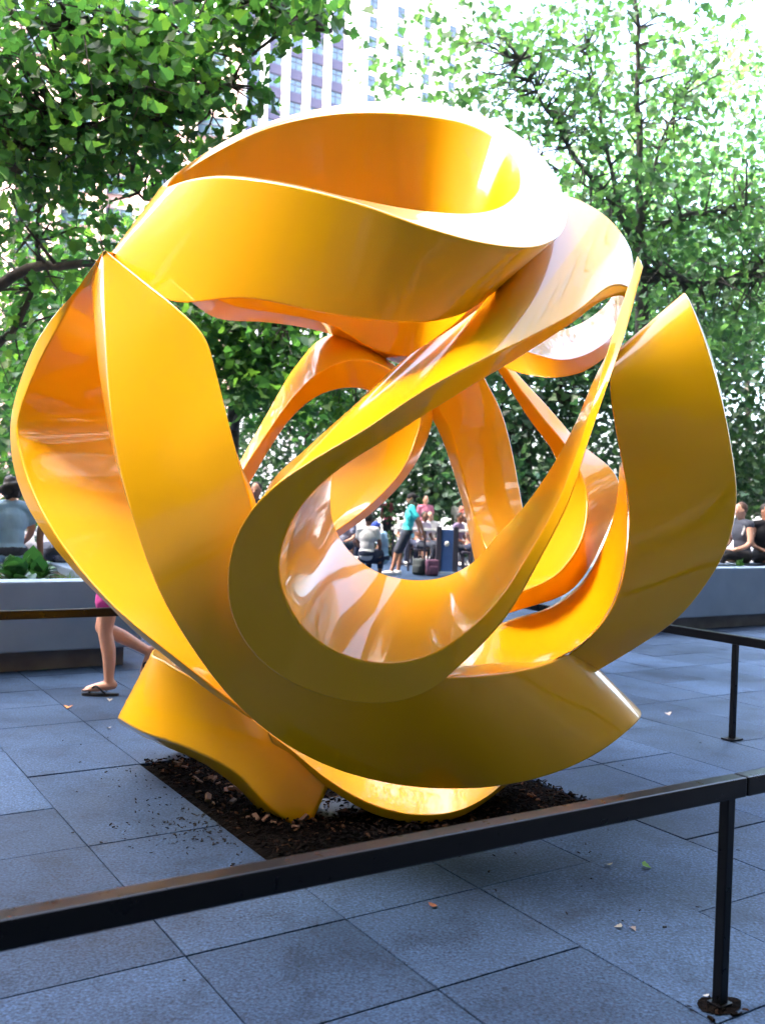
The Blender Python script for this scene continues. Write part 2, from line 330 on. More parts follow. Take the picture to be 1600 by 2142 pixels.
# paved court: dark bedding with one slab each
U0, V0, DU, DV = 1.19, 2.40, 0.603, 0.5655
iu = range(-7, 22); iv = range(-4, 40)
bed = empty
c4 = [uv(U0 - 7 * DU, V0 - 4 * DV, -.02), uv(U0 + 22 * DU, V0 - 4 * DV, -.02), uv(U0 + 22 * DU, V0 + 40 * DV, -.02), uv(U0 - 7 * DU, V0 + 40 * DV, -.02)]
pave = link('pavement', mesh('pavement', c4, [(0, 1, 2, 3)]), M_JOINT)
tag(pave, kind='structure')
BU0, BU1, BV0, BV1 = 1, 4, 2, 5          # bed in grid cells: u 1.79..3.60, v 3.53..5.23
def slab_mesh(w, d, g=0.0032, t=0.02, b=0.003):
    bm = bmesh.new(); box_bm(bm, (0, 0, -t / 2), (w - 2 * g, d - 2 * g, t), None, b)
    bmesh.ops.delete(bm, geom=[f for f in bm.faces if f.normal.z < -0.9], context='FACES')
    return bm_mesh('paving_slab', bm)
slabs = []
for i in iu:
    rs = random.Random(100 + i); j = iv[0]
    while j < iv[-1]:
        L = 2 if rs.random() < 0.3 else 1
        if i == 0: L = 2 if j in (3,) else 1
        if i == 1 and j < 2: L = 1
        if i in (1, 2, 3):
            if BV0 <= j < BV1: j = BV1; continue
            if j < BV0 and j + L > BV0: L = 1
        slabs.append((i, j, L)); j += L
def slab_px(s):
    c = uv(U0 + (s[0] + .5) * DU, V0 + (s[1] + s[2] / 2) * DV)
    return c
vis = []
rest = []
for s in slabs:
    c = slab_px(s)
    d = Vector((c.x, c.y, -EYE))
    if c.y > 0.8 and abs(c.x) < 0.47 * c.y + 0.5 and 2026 * EYE / c.y < 1350: vis.append((c.y, s))
    else: rest.append(s)
vis.sort()
sm = {1: slab_mesh(DU, DV), 2: slab_mesh(DU, 2 * DV)}
rj = random.Random(5)
for d, s in vis[:300]:
    o = link('paving_slab', sm[s[2]], M_SLAB, pave)
    o.location = slab_px(s) + Vector((0, 0, rj.uniform(-.0015, .0015))); o.rotation_euler = (rj.uniform(-.0015, .0015), rj.uniform(-.0015, .0015), TH)
rest += [s for d, s in vis[300:]]
bm = bmesh.new(); rotm = Matrix.Rotation(TH, 4, 'Z')
for s in rest:
    c = slab_px(s); w, d = DU - .007, DV * s[2] - .007
    vsx = [bm.verts.new(c + rotm @ Vector((a * w / 2, b * d / 2, 0))) for a, b in ((-1, -1), (1, -1), (1, 1), (-1, 1))]
    bm.faces.new(vsx)
tag(link('far_slabs', bm_mesh('far_slabs', bm), M_SLAB, pave), kind='stuff')

# bark bed under the sculpture
M_MULCH = noisy('dark_bark_mulch', (0.002, 0.0017, 0.0016), (0.007, 0.005, 0.004), 45, 0.95, 8, 1.0, 80)
M_CHIP = mat('bark_chip', (0.06, 0.035, 0.02), 0.9); _n, _l, _b = nodes(M_CHIP)
_g = _n.new('ShaderNodeNewGeometry'); _r = _n.new('ShaderNodeValToRGB')
_r.color_ramp.elements[0].color = (0.003, 0.0025, 0.0025, 1); _r.color_ramp.elements[1].color = (0.09, 0.045, 0.025, 1)
_e = _r.color_ramp.elements.new(0.6); _e.color = (0.008, 0.006, 0.005, 1); _e = _r.color_ramp.elements.new(0.88); _e.color = (0.018, 0.010, 0.007, 1)
_l.new(_g.outputs['Random Per Island'], _r.inputs['Fac']); _l.new(_r.outputs['Color'], _b.inputs['Base Color'])
for _m in (M_MULCH, M_CHIP, M_JOINT): _m.node_tree.nodes['Principled BSDF'].inputs['Specular IOR Level'].default_value = 0.04
u0b, u1b, v0b, v1b = U0 + BU0 * DU, U0 + BU1 * DU, V0 + BV0 * DV, V0 + BV1 * DV
N = 60; V, F = [], []
for a in range(N + 1):
    for b in range(N + 1):
        e = min(a, b, N - a, N - b) / N
        z = -0.014 + min(e * 4, 1) * 0.035 + rj.uniform(-.006, .006)
        V.append(uv(u0b + (u1b - u0b) * a / N, v0b + (v1b - v0b) * b / N, z))
for a in range(N):
    for b in range(N):
        k = a * (N + 1) + b; F.append((k, k + N + 1, k + N + 2, k + 1))
mulch = link('mulch_bed', mesh('mulch_bed', V, F), M_MULCH); tag(mulch, 'square bed of dark bark mulch under yellow sculpture', 'mulch', kind='stuff')
def chips(name, pts, smin, smax, matl, parent=None):
    V, F = [], []
    for p in pts:
        L = random.uniform(smin, smax); w = L * random.uniform(.25, .6); t = L * random.uniform(.1, .3)
        Mx = Euler((random.uniform(-.5, .5), random.uniform(-.5, .5), random.uniform(0, 6.3))).to_matrix()
        b = len(V)
        for sx, sy, sz in ((-1, -1, -1), (1, -.6, -1), (.8, 1, -1), (-1, .7, -1), (-.9, -.8, 1), (.9, -.5, 1), (.6, .9, 1), (-.8, .6, 1)):
            V.append(Vector(p) + Mx @ Vector((sx * L / 2, sy * w / 2, sz * t / 2)))
        for f in ((3, 2, 1, 0), (4, 5, 6, 7), (0, 1, 5, 4), (1, 2, 6, 5), (2, 3, 7, 6), (3, 0, 4, 7)): F.append(tuple(b + q for q in f))
    return link(name, mesh(name, V, F), matl, parent)
pts = [uv(random.uniform(u0b + .02, u1b - .02), random.uniform(v0b + .02, v1b - .02), random.uniform(.015, .032)) for _ in range(6500)]
tag(chips('bark_chips', pts, .010, .036, M_CHIP, mulch), kind='stuff')
pts = [uv(random.uniform(u0b + .05, u0b + .9), random.uniform(v0b + .3, v1b - .1), .034) for _ in range(110)]
tag(chips('pale_bark_chips', pts, .03, .07, noisy('pale_bark', (.05, .022, .012), (.13, .065, .035), 9, .9), mulch), kind='stuff')
# crumbs of mulch kicked on to the slabs
M_CRUMB = mat('mulch_crumb', (.012, .010, .009), .95)
pts = []
for _ in range(120):
    t = abs(random.gauss(0, .22)); pts.append(uv(u0b - t - .01, v0b + .55 + random.gauss(0, .12) + t * .15, .004))
for _ in range(90): pts.append(uv(u0b - abs(random.gauss(0, .12)), random.uniform(v0b - .05, v1b), .004))
for _ in range(60): pts.append(uv(random.uniform(.6, 5.5), random.uniform(1.6, 6.2), .004))
for _ in range(25): pts.append(uv(random.uniform(2.4, 3.4), random.uniform(2.3, 3.5), .004))
tag(chips('mulch_crumbs', pts, .006, .018, M_CRUMB), 'scattered dark crumbs of mulch on the paving slabs', 'mulch crumbs', kind='stuff')
# concrete footing that shows through the bark
ft = box('concrete_footing', at(712, 1685, 4.62) * np.array([1, 1, 0]) + np.array([0, .06, .012]), (.32, .26, .03), noisy('damp_concrete', (.04, .04, .05), (.08, .08, .095), 8, .6), None, Matrix.Rotation(TH, 3, 'Z'), .006)
tag(ft, 'small grey concrete footing showing in the dark bark', 'footing')

# fallen leaves
LEAF2D = [(0, -.02), (.14, -.04), (.30, -.08), (.36, .06), (.50, .14), (.53, .26), (.42, .36), (.34, .38), (.36, .52), (.27, .60), (.18, .58), (.13, .72), (.06, .82), (0, .86)]
def leaf_mesh(name, size, fold=0.25):
    V, F = [], []
    for sx in (1, -1):
        b = len(V)
        for x, y in LEAF2D: V.append((sx * x * size, (y - .3) * size, abs(x) * size * fold - y * y * size * .12))
        f = list(range(b, b + len(LEAF2D))); F.append(tuple(f if sx > 0 else reversed(f)))
    return mesh(name, V, F)
def fallen(px, py, size, col, label):
    p = at(px, py, 1.0); d = ray(px, py); t = -EYE / d[2]; q = np.array([0, 0, EYE]) + t * d
    o = link('fallen_leaf', leaf_mesh('fallen_leaf', size, .35), mat('dry_leaf', col, .8)); o.location = (q[0], q[1], .008)
    o.rotation_euler = (random.uniform(-.2, .2), random.uniform(-.2, .2), random.uniform(0, 6)); tag(o, label, 'leaf', 'leaves fallen on the paving')
fallen(905, 1898, .035, (.25, .09, .04), 'small russet leaf on slab just in front of the near rail')
fallen(1350, 1815, .045, (.10, .22, .05), 'green leaf lying on slab left of the near post')
fallen(1272, 1812, .035, (.25, .22, .16), 'pale leaf at a joint left of the green leaf')
fallen(1293, 1943, .032, (.25, .24, .2), 'pale leaf scrap lying nearest below the green leaf')
fallen(1322, 1946, .03, (.2, .16, .14), 'pinkish leaf scrap right beside a pale one')
fallen(143, 1481, .06, (.55, .22, .06), 'orange leaf on joint near the flip flop')
fallen(230, 1466, .045, (.26, .24, .2), 'pale dry leaf just below the flip flop')
fallen(1397, 1495, .05, (.28, .24, .22), 'pale leaf on slabs right of the sculpture')
fallen(1475, 2088, .022, (.35, .35, .33), 'tiny white scrap beside the foot of the near post')
fallen(228, 1525, .035, (.25, .25, .24), 'pale scrap on slab beside the yellow foot')

# ------------------------------------------------------------------ railing round the sculpture
M_BLK = mat('black_gloss_enamel', (0.0012, 0.0014, 0.002), 0.25); _n, _l, _b = nodes(M_BLK)
_b.inputs['Specular IOR Level'].default_value = .25
_tc = _n.new('ShaderNodeTexCoord'); _t = _n.new('ShaderNodeTexNoise'); _t.inputs['Scale'].default_value = 25; _t.inputs['Detail'].default_value = 6
_l.new(_tc.outputs['Object'], _t.inputs['Vector']); _q = _n.new('ShaderNodeMapRange'); _q.inputs['To Min'].default_value = .18; _q.inputs['To Max'].default_value = .45
_l.new(_t.outputs['Fac'], _q.inputs['Value']); _l.new(_q.outputs['Result'], _b.inputs['Roughness'])
railing = empty('railing', uv(2.7, 4.35, 0)); tag(railing, 'low black metal railing with thin posts fencing in the yellow sculpture', 'railing')
RU0, RU1, RV0, RV1, RZ = 0.0, 5.46, 1.90, 6.70, 0.67
def bar(name, a, b, w, h, bev=.006):
    a, b = Vector(a), Vector(b); L = (b - a).length; d = (b - a).normalized()
    rot = Matrix((d, Vector((0, 0, 1)).cross(d), Vector((0, 0, 1)))).transposed()
    o = box(name, (0, 0, 0), (L, w, h), M_BLK, None, None, bev)
    o.matrix_world = Matrix.Translation((a + b) / 2) @ rot.to_4x4()
    bpy.context.view_layer.update(); mw = o.matrix_world.copy(); o.parent = railing; o.matrix_parent_inverse = railing.matrix_world.inverted(); o.matrix_world = mw
    return o
bpy.context.view_layer.update()
bar('rail', uv(RU0 - .03, RV0, RZ), uv(2.545, RV0, RZ), .055, .06)
bar('rail', uv(2.549, RV0, RZ), uv(RU1 + .03, RV0, RZ), .055, .06)
bar('rail', uv(RU1, RV0 + .032, RZ), uv(RU1, RV1 - .032, RZ), .055, .06)
bar('rail', uv(RU0 - .03, RV1, RZ), uv(RU1 + .03, RV1, RZ), .055, .06)
bar('rail', uv(RU0, RV0 + .032, RZ), uv(RU0, RV1 - .032, RZ), .055, .06)
for (u, v) in ((2.49, RV0), (RU0 + .08, RV0), (RU1 - .05, RV0 + .0), (RU1, 4.15), (RU1, RV1 - .1), (2.7, RV1), (RU0, RV1 - .1), (RU0, 4.2)):
    o = bar('post', uv(u, v, -.02), uv(u, v, RZ - .031), .034, .034, .004) if False else box('post', (0, 0, 0), (.034, .034, RZ - .012), M_BLK, None, None, .004)
    o.location = uv(u, v, (RZ - .031) / 2 - .008); o.rotation_euler = (0, 0, TH)
    p = box('base_plate', (0, 0, 0), ((.12, .085, .012) if (u, v) != (2.49, RV0) else (.06, .05, .012)), M_BLK, None, None, .002); p.location = uv(u, v, .008); p.rotation_euler = (0, 0, TH)
    bpy.context.view_layer.update()
    for q in (o, p): q.parent = railing; q.matrix_parent_inverse = railing.matrix_world.inverted()
# bark-filled pocket at the foot of the near post
V = [uv(2.49 + .075 * math.cos(q) * random.uniform(.8, 1.2), 1.90 + .05 * math.sin(q) * random.uniform(.8, 1.2), .005) for q in [k * math.pi / 9 for k in range(18)]] + [uv(2.49, 1.90, .008)]
pk = link('bark_pocket', mesh('bark_pocket', V, [(k, (k + 1) % 18, 18) for k in range(18)]), M_MULCH)
tag(pk, 'small pocket of bark at the foot of the near post', 'mulch', kind='stuff')
pts = [uv(2.49 + random.gauss(0, .05), 1.90 + random.gauss(0, .04), .010) for _ in range(12)]
tag(chips('bark_chips', pts, .008, .026, M_CHIP, pk), kind='stuff')

# ------------------------------------------------------------------ planters
def planter(name, label, u0, u1, v0, v1, z, wall=.28):
    t = empty(name, uv((u0 + u1) / 2, (v0 + v1) / 2), TH); tag(t, label, 'planter')
    w, d = u1 - u0, v1 - v0; k = .17
    def pb(nm, c, s, m_, bev=.015): return box(nm, c, s, m_, t, None, bev)
    pb('front_wall', (0, -d / 2 + wall / 2, (z + k) / 2), (w, wall, z - k), M_CONC)
    pb('back_wall', (0, d / 2 - wall / 2, (z + k) / 2), (w, wall, z - k), M_CONC)
    for s in (-1, 1): pb('side_wall', (s * (w / 2 - wall / 2), 0, (z + k) / 2), (wall, d - 2 * wall - .004, z - k), M_CONC)
    pb('plinth', (0, 0, k / 2 - .01), (w - .24, d - .24, k + .016), M_KICK, .004)
    N = 14; V, F = [], []
    for a in range(N + 1):
        for b in range(N + 1): V.append(((a / N - .5) * (w - 2 * wall + .01), (b / N - .5) * (d - 2 * wall + .01), z - .09 + random.uniform(-.02, .03)))
    for a in range(N):
        for b in range(N): q = a * (N + 1) + b; F.append((q, q + N + 1, q + N + 2, q + 1))
    link('soil', mesh('soil', V, F), M_SOIL, t)
    return t
planter('concrete_planter', 'long pale concrete planter wall at the left edge behind the railing', -5.0, 2.8, 8.22, 10.6, .75)
planter('concrete_planter', 'pale concrete planter at the right edge beyond the far rail', 8.6, 19.0, 8.25, 9.2, .80, .24)
# ------------------------------------------------------------------ foliage
def leaf_mat(name, cols, trans=0.4, rough=0.45):
    M = bpy.data.materials.new(name); M.use_nodes = True; n, l = M.node_tree.nodes, M.node_tree.links
    b = n['Principled BSDF']; out = n['Material Output']; b.inputs['Roughness'].default_value = rough
    g = n.new('ShaderNodeNewGeometry'); oi = n.new('ShaderNodeObjectInfo')
    ad = n.new('ShaderNodeMath'); ad.operation = 'ADD'; l.new(g.outputs['Random Per Island'], ad.inputs[0]); l.new(oi.outputs['Random'], ad.inputs[1])
    fr = n.new('ShaderNodeMath'); fr.operation = 'FRACT'; l.new(ad.outputs[0], fr.inputs[0])
    r = n.new('ShaderNodeValToRGB'); el = r.color_ramp.elements
    el[0].color = (*cols[0], 1); el[1].color = (*cols[-1], 1)
    for i, c in enumerate(cols[1:-1]):
        e = el.new((i + 1) / (len(cols) - 1)); e.color = (*c, 1)
    l.new(fr.outputs[0], r.inputs['Fac']); l.new(r.outputs['Color'], b.inputs['Base Color'])
    tr = n.new('ShaderNodeBsdfTranslucent')
    br = n.new('ShaderNodeMix'); br.data_type = 'RGBA'; br.blend_type = 'MULTIPLY'; br.inputs['Factor'].default_value = 1
    l.new(r.outputs['Color'], br.inputs[6]); br.inputs[7].default_value = (1.3, 1.7, .7, 1); l.new(br.outputs[2], tr.inputs['Color'])
    mx = n.new('ShaderNodeMixShader'); mx.inputs[0].default_value = trans
    l.new(b.outputs[0], mx.inputs[1]); l.new(tr.outputs[0], mx.inputs[2]); l.new(mx.outputs[0], out.inputs[0])
    return M
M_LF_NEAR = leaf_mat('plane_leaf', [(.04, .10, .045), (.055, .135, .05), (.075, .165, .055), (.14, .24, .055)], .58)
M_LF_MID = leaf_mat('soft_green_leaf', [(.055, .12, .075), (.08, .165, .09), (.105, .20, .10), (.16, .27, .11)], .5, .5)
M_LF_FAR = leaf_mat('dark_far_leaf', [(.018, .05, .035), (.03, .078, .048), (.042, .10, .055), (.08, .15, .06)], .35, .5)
M_BARK = noisy('plane_bark', (.035, .030, .026), (.10, .085, .07), 9, .9, 8, .6, 40)
M_BARK_F = noisy('grey_bark', (.05, .047, .045), (.12, .11, .10), 9, .9)

L_HALF = np.array(LEAF2D)
def leaves_mesh(name, P, S_, up=0.35, droop=0.5):
    """One mesh of many lobed leaves: P positions (n,3), S_ sizes (n)."""
    n = len(P); k = len(L_HALF)
    base = np.zeros((2 * k, 3))
    for h, sx in enumerate((1, -1)):
        base[h * k:(h + 1) * k, 0] = sx * L_HALF[:, 0]; base[h * k:(h + 1) * k, 1] = L_HALF[:, 1] - .1
        base[h * k:(h + 1) * k, 2] = np.abs(L_HALF[:, 0]) * .28 - L_HALF[:, 1] ** 2 * .18
    # random frames: normal biased upward, tip hanging
    N_ = rng.normal(size=(n, 3)); N_[:, 2] = np.abs(N_[:, 2]) + up; N_ /= np.linalg.norm(N_, axis=1)[:, None]
    T = rng.normal(size=(n, 3)); T[:, 2] -= droop; T -= N_ * np.sum(T * N_, 1)[:, None]; T /= np.linalg.norm(T, axis=1)[:, None]
    X = np.cross(T, N_)
    V = P[:, None, :] + S_[:, None, None] * (base[None, :, 0:1] * X[:, None, :] + base[None, :, 1:2] * T[:, None, :] + base[None, :, 2:3] * N_[:, None, :])
    V = V.reshape(-1, 3).astype(np.float32)
    me = bpy.data.meshes.new(name)
    # weld the two halves along the midrib by sharing first/last vertices so that a leaf is one island
    idx = np.arange(n)[:, None] * 2 * k
    f1 = np.arange(k)[None, :] + idx
    f2 = (np.arange(k)[::-1] + k)[None, :] + idx
    f2 = f2.copy(); f2[:, 0] = idx[:, 0] + k - 1; f2[:, -1] = idx[:, 0]
    loops = np.stack([f1, f2], 1).reshape(-1).astype(np.int32)
    me.vertices.add(len(V)); me.vertices.foreach_set('co', V.ravel())
    me.loops.add(len(loops)); me.loops.foreach_set('vertex_index', loops)
    me.polygons.add(2 * n); me.polygons.foreach_set('loop_start', (np.arange(2 * n) * k).astype(np.int32))
    me.polygons.foreach_set('loop_total', np.full(2 * n, k, np.int32))
    me.update(calc_edges=True); me.validate(); me.shade_smooth()
    return me
def blob_points(blobs):
    out = []
    for (x, y, rx, ry, Y, dY, nc, nl, spread) in blobs:      # nc clusters of nl leaves
        for _ in range(int(nc * 1.3)):
            a = random.uniform(0, 6.283); q = math.sqrt(random.random())
            c = at(x + rx * q * math.cos(a), y + ry * q * math.sin(a), Y + random.gauss(0, dY))
            out.append((c, nl, spread))
    return out
def tree(name, label, trunk, limbs, blobs, size, lm, bark, near_leaves=0, group=None, twig=.012, trunk_r=(.16, .09), extra=None):
    """trunk: world points; limbs: lists of world points with start radius; blobs of leaf clusters."""
    base = Vector(trunk[0]); root = empty(name, base); tag(root, label, 'tree', group)
    inv = -base
    V, F = tube_data([Vector(p) + inv for p in trunk], np.linspace(trunk_r[0], trunk_r[1], len(trunk)), 10)
    tr = link('trunk', mesh('trunk', V, F, True), bark, root)
    LP = []
    for pts_, r0 in limbs:
        C = crom(pts_, 14); rad = np.linspace(r0, r0 * .3, len(C))
        C = [Vector(c) + Vector(np.array([random.gauss(0, 1), random.gauss(0, 1), random.gauss(0, 1)]) * r0 * .35) for c in C]
        V, F = tube_data([c + inv for c in C], rad, 7)
        link('limb', mesh('limb', V, F, True), bark, root); LP += [np.array(c) for c in C[3:]]
    cl = blob_points(blobs) + (extra or []); LPa = np.array(LP) if LP else np.array([trunk[-1]])
    P = []; V, F = [], []
    for c, nl, spd in cl:
        d = np.linalg.norm(LPa - c, axis=1) * rng.uniform(.6, 1.6, len(LPa)); s = LPa[int(np.argmin(d))]
        mid = (s + c) / 2 + rng.normal(size=3) * .12 * np.linalg.norm(c - s) + np.array([0, 0, .08 * np.linalg.norm(c - s)])
        L = np.linalg.norm(c - s)
        if L < 1.5:
            v, f = tube_data([Vector(s) + inv, Vector(mid) + inv, Vector(c) + inv], (twig * (1 + L), twig * .8, twig * .3), 4, len(V)); V += v; F += f
        P.append(c + rng.normal(size=(nl, 3)) * np.array([1, 1, .7]) * spd)
    tag(link('twigs', mesh('twigs', V, F, True), bark, root), kind='stuff')
    P = np.concatenate(P); S_ = size * rng.uniform(.6, 1.35, len(P))
    if near_leaves:
        order = np.argsort(P[:, 1]); pick = order[(P[order, 0] > -.47 * P[order, 1])][:near_leaves]
        ms = [leaf_mesh('leaf', size * s, .3) for s in (.8, 1.0, 1.25)]
        for i in pick:
            o = link('leaf', random.choice(ms), lm, root); o.location = Vector(P[i]) + inv
            o.rotation_euler = (random.gauss(.9, .6), random.gauss(0, .5), random.uniform(0, 6.28))
        mask = np.ones(len(P), bool); mask[pick] = False; P = P[mask]; S_ = S_[mask]
    tag(link('crown', leaves_mesh('crown', P + np.array(inv), S_), lm, root), kind='stuff')
    return root
# near plane tree at the left, its trunk outside the frame
T1 = [(-5.2, 9.6, -.05), (-5.15, 9.6, 2.2), (-5.0, 9.5, 4.2), (-4.7, 9.3, 6.2), (-4.3, 9.2, 8.0)]
tree('plane_tree', 'big plane tree with lobed leaves reaching in from the upper left', T1, [
    ([(-5.1, 9.6, 3.0), at(-60, 640, 9.3), at(60, 560, 9.1), at(190, 552, 8.9), at(300, 560, 8.7)], .075),
    ([(-4.95, 9.5, 4.3), at(0, 385, 9.2), at(90, 300, 9.0), at(180, 235, 8.9), at(270, 180, 8.8), at(330, 60, 8.7)], .075),
    ([(-4.9, 9.5, 4.6), at(60, 290, 9.1), at(210, 255, 8.9), at(360, 240, 8.7), at(480, 180, 8.6)], .05),
    ([(-4.6, 9.3, 6.4), at(150, 60, 8.9), at(300, 20, 8.7), at(480, -10, 8.5), at(600, 30, 8.4), at(690, 70, 8.3)], .055),
    ([(-5.1, 9.6, 2.6), at(-40, 760, 9.6), at(60, 640, 9.6), at(80, 480, 9.5), at(85, 380, 9.5)], .045),
    ([(-4.9, 9.5, 4.4), at(100, 340, 9.6), at(200, 370, 9.6), at(280, 400, 9.6), at(340, 440, 9.6)], .035),
  ], [
    (110, 110, 240, 170, 8.8, .5, 86, 13, .20), (330, 110, 160, 130, 8.6, .5, 56, 13, .18), (500, 50, 110, 70, 8.4, .35, 24, 12, .14), (640, 15, 80, 40, 8.3, .3, 13, 10, .12),
    (150, 280, 200, 100, 9.0, .5, 44, 12, .18), (390, 240, 130, 90, 8.7, .4, 26, 11, .16), (545, 190, 30, 30, 8.5, .2, 4, 8, .10),
    (90, 450, 150, 110, 9.3, .5, 30, 12, .19), (250, 340, 130, 70, 9.2, .4, 16, 10, .17), (110, 620, 110, 90, 9.6, .5, 11, 10, .18), (20, 700, 90, 160, 9.8, .5, 10, 10, .2),
    (10, 420, 25, 25, 6.5, .1, 1, 4, .05),
  ], .112, M_LF_NEAR, M_BARK, 300)
# darker plane tree behind the left of the sculpture
T1b = [tuple(at(470, 1290, 17.5) * np.array([1, 1, 0])), tuple(at(480, 1050, 17.5)), tuple(at(490, 850, 17.5)), tuple(at(500, 650, 17.3))]
tree('plane_tree', 'dark leafy plane tree seen through the gap left of the arch', T1b, [
    ([at(490, 900, 17.4), at(540, 760, 16.6), at(600, 680, 16)], .07), ([at(495, 800, 17.4), at(420, 700, 16.8), at(300, 650, 16.2)], .07),
    ([at(498, 700, 17.3), at(560, 560, 16.8), at(700, 450, 16.4)], .07), ([at(490, 850, 17.4), at(700, 800, 16.8), at(800, 780, 16.6)], .06),
  ], [
    (530, 730, 150, 130, 16.2, .7, 100, 14, .3), (300, 620, 230, 180, 16.5, .7, 110, 13, .34), (60, 800, 120, 220, 16.5, .7, 70, 13, .32), (720, 820, 140, 90, 16.4, .7, 45, 13, .3), (650, 500, 250, 150, 16.8, .7, 60, 12, .3),
  ], .17, M_LF_NEAR, M_BARK)
# tree at the right with a visible fork
bx_ = 1338
T2 = [tuple(at(1345, 1300, 15.6) * np.array([1, 1, 0])), tuple(at(1345, 1000, 15.6)), tuple(at(1342, 700, 15.6)), tuple(at(1340, 510, 15.6))]
tree('slender_tree', 'slender tree with forked branches and fine leaves at upper right', T2, [
    ([at(1340, 515, 15.6), at(1338, 380, 15.6), at(1334, 220, 15.5), at(1330, 80, 15.4), at(1325, -60, 15.4)], .075),
    ([at(1338, 520, 15.6), at(1270, 410, 15.3), at(1200, 330, 15), at(1150, 240, 14.8), at(1090, 130, 14.6)], .055),
    ([at(1342, 500, 15.6), at(1420, 455, 15.3), at(1500, 440, 15), at(1560, 430, 14.8)], .045),
    ([at(1341, 480, 15.6), at(1360, 390, 15.8), at(1385, 290, 16), at(1420, 200, 16)], .045),
    ([at(1338, 500, 15.6), at(1300, 430, 15.9), at(1210, 380, 16.2), at(1100, 330, 16.4)], .035),
    ([at(1300, 450, 15.5), at(1265, 290, 15.5), at(1240, 160, 15.6), at(1230, 90, 15.6)], .04),
    ([at(1340, 560, 15.6), at(1450, 590, 15.2), at(1600, 560, 15.0)], .04),
  ], [
    (1230, 130, 260, 180, 15.4, .9, 64, 12, .30), (1150, 290, 170, 140, 15.2, .8, 36, 12, .28), (1480, 200, 180, 180, 15.6, .9, 38, 12, .30), (1420, 430, 220, 110, 15.3, .8, 52, 12, .28),
    (1540, 560, 160, 180, 15.2, .8, 60, 12, .3), (1000, 90, 90, 100, 15.0, .6, 13, 12, .24), (800, 130, 70, 70, 15.0, .4, 8, 9, .2), (880, 80, 90, 60, 15.2, .4, 6, 9, .22), (940, 190, 60, 50, 15.2, .4, 7, 11, .22), (1400, 620, 250, 160, 16, .9, 100, 13, .3), (1120, 170, 110, 120, 15.0, .6, 16, 12, .26),
  ], .125, M_LF_MID, M_BARK_F)
# trees further back, each with its own trunk
far = [
    ('leafy tree whose dark trunk stands right of the inner leg', 1097, 21, [(1110, 850, 170, 220, 21, 1.2, 210, 14, .42), (1050, 560, 220, 180, 21.5, 1.2, 120, 13, .45)]),
    ('dense tree behind the right upright band of the sculpture', 1420, 24, [(1480, 880, 230, 230, 23, 1.2, 300, 14, .45), (1540, 1010, 150, 60, 25, 1.0, 90, 14, .45), (1300, 650, 220, 220, 24, 1.4, 210, 14, .48)]),
    ('shadowy tree behind the man in turquoise shirt', 905, 30, [(880, 930, 190, 150, 29, 1.5, 330, 15, .5), (880, 1005, 230, 62, 31, 1.0, 170, 15, .45), (800, 700, 250, 220, 30, 1.6, 170, 13, .55)]),
    ('shadowy tree seen inside the back arch', 640, 33, [(620, 940, 190, 150, 32, 1.5, 320, 15, .55), (560, 700, 240, 200, 33, 1.5, 160, 13, .6)]),
    ('shadowy tree behind the left loop of the sculpture', 170, 27, [(120, 930, 300, 160, 26, 1.5, 330, 15, .5), (150, 650, 260, 200, 27, 1.5, 120, 13, .55)]),
    ('tall hazy tree beyond the upper right crown', 1560, 38, [(1500, 280, 240, 200, 37, 2, 130, 14, .7), (1400, 560, 330, 220, 38, 2, 330, 15, .75), (1180, 420, 160, 160, 38, 2, 80, 13, .7)]),
]
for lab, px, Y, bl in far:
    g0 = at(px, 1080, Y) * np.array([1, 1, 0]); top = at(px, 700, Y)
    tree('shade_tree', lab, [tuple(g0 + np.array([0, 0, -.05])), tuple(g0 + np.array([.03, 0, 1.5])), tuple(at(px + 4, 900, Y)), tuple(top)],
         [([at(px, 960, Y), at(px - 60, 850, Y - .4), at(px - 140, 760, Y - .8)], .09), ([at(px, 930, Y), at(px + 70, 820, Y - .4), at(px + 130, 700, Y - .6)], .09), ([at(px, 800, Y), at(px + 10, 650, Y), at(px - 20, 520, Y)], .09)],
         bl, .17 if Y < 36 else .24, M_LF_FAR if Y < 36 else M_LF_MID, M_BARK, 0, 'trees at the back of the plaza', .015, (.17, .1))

# plane trees on the viewer's side whose crowns hang over the near paving (seen only as reflections in the paint)
def over_tree(label, x, y, cx_, cy_, rx, ry, nc):
    ex = []
    for _ in range(nc):
        a = random.uniform(0, 6.283); q = math.sqrt(random.random())
        ex.append((np.array([cx_ + rx * q * math.cos(a), cy_ + ry * q * math.sin(a), random.uniform(4.6, 8.2)]), 14, .42))
    tree('plane_tree', label, [(x, y, -.05), (x, y, 2), (x + .1, y + .1, 4), (x + .1, y + .2, 6)], [([(x, y, 3.4), ((x + cx_ * 2) / 3, (y + cy_ * 2) / 3, 5), (cx_ + dx, cy_ + dy, 6.4)], .09) for dx, dy in ((-2.5, 1), (2.5, 1), (0, 2), (1, -2))],
         [], .24, M_LF_NEAR, M_BARK, 0, None, .014, (.2, .12), ex)
over_tree('plane tree behind the viewer on the left, mirrored in the paint', -6.5, -3.5, -6.0, -1.5, 5.0, 4.8, 420)
over_tree('plane tree behind the viewer in the middle, mirrored in the paint', 1.5, -4.5, 0.8, -2.5, 5.0, 4.8, 420)
over_tree('plane tree behind the viewer on the right, mirrored in the paint', 8.5, -3.0, 7.8, -1.0, 5.0, 5.0, 420)
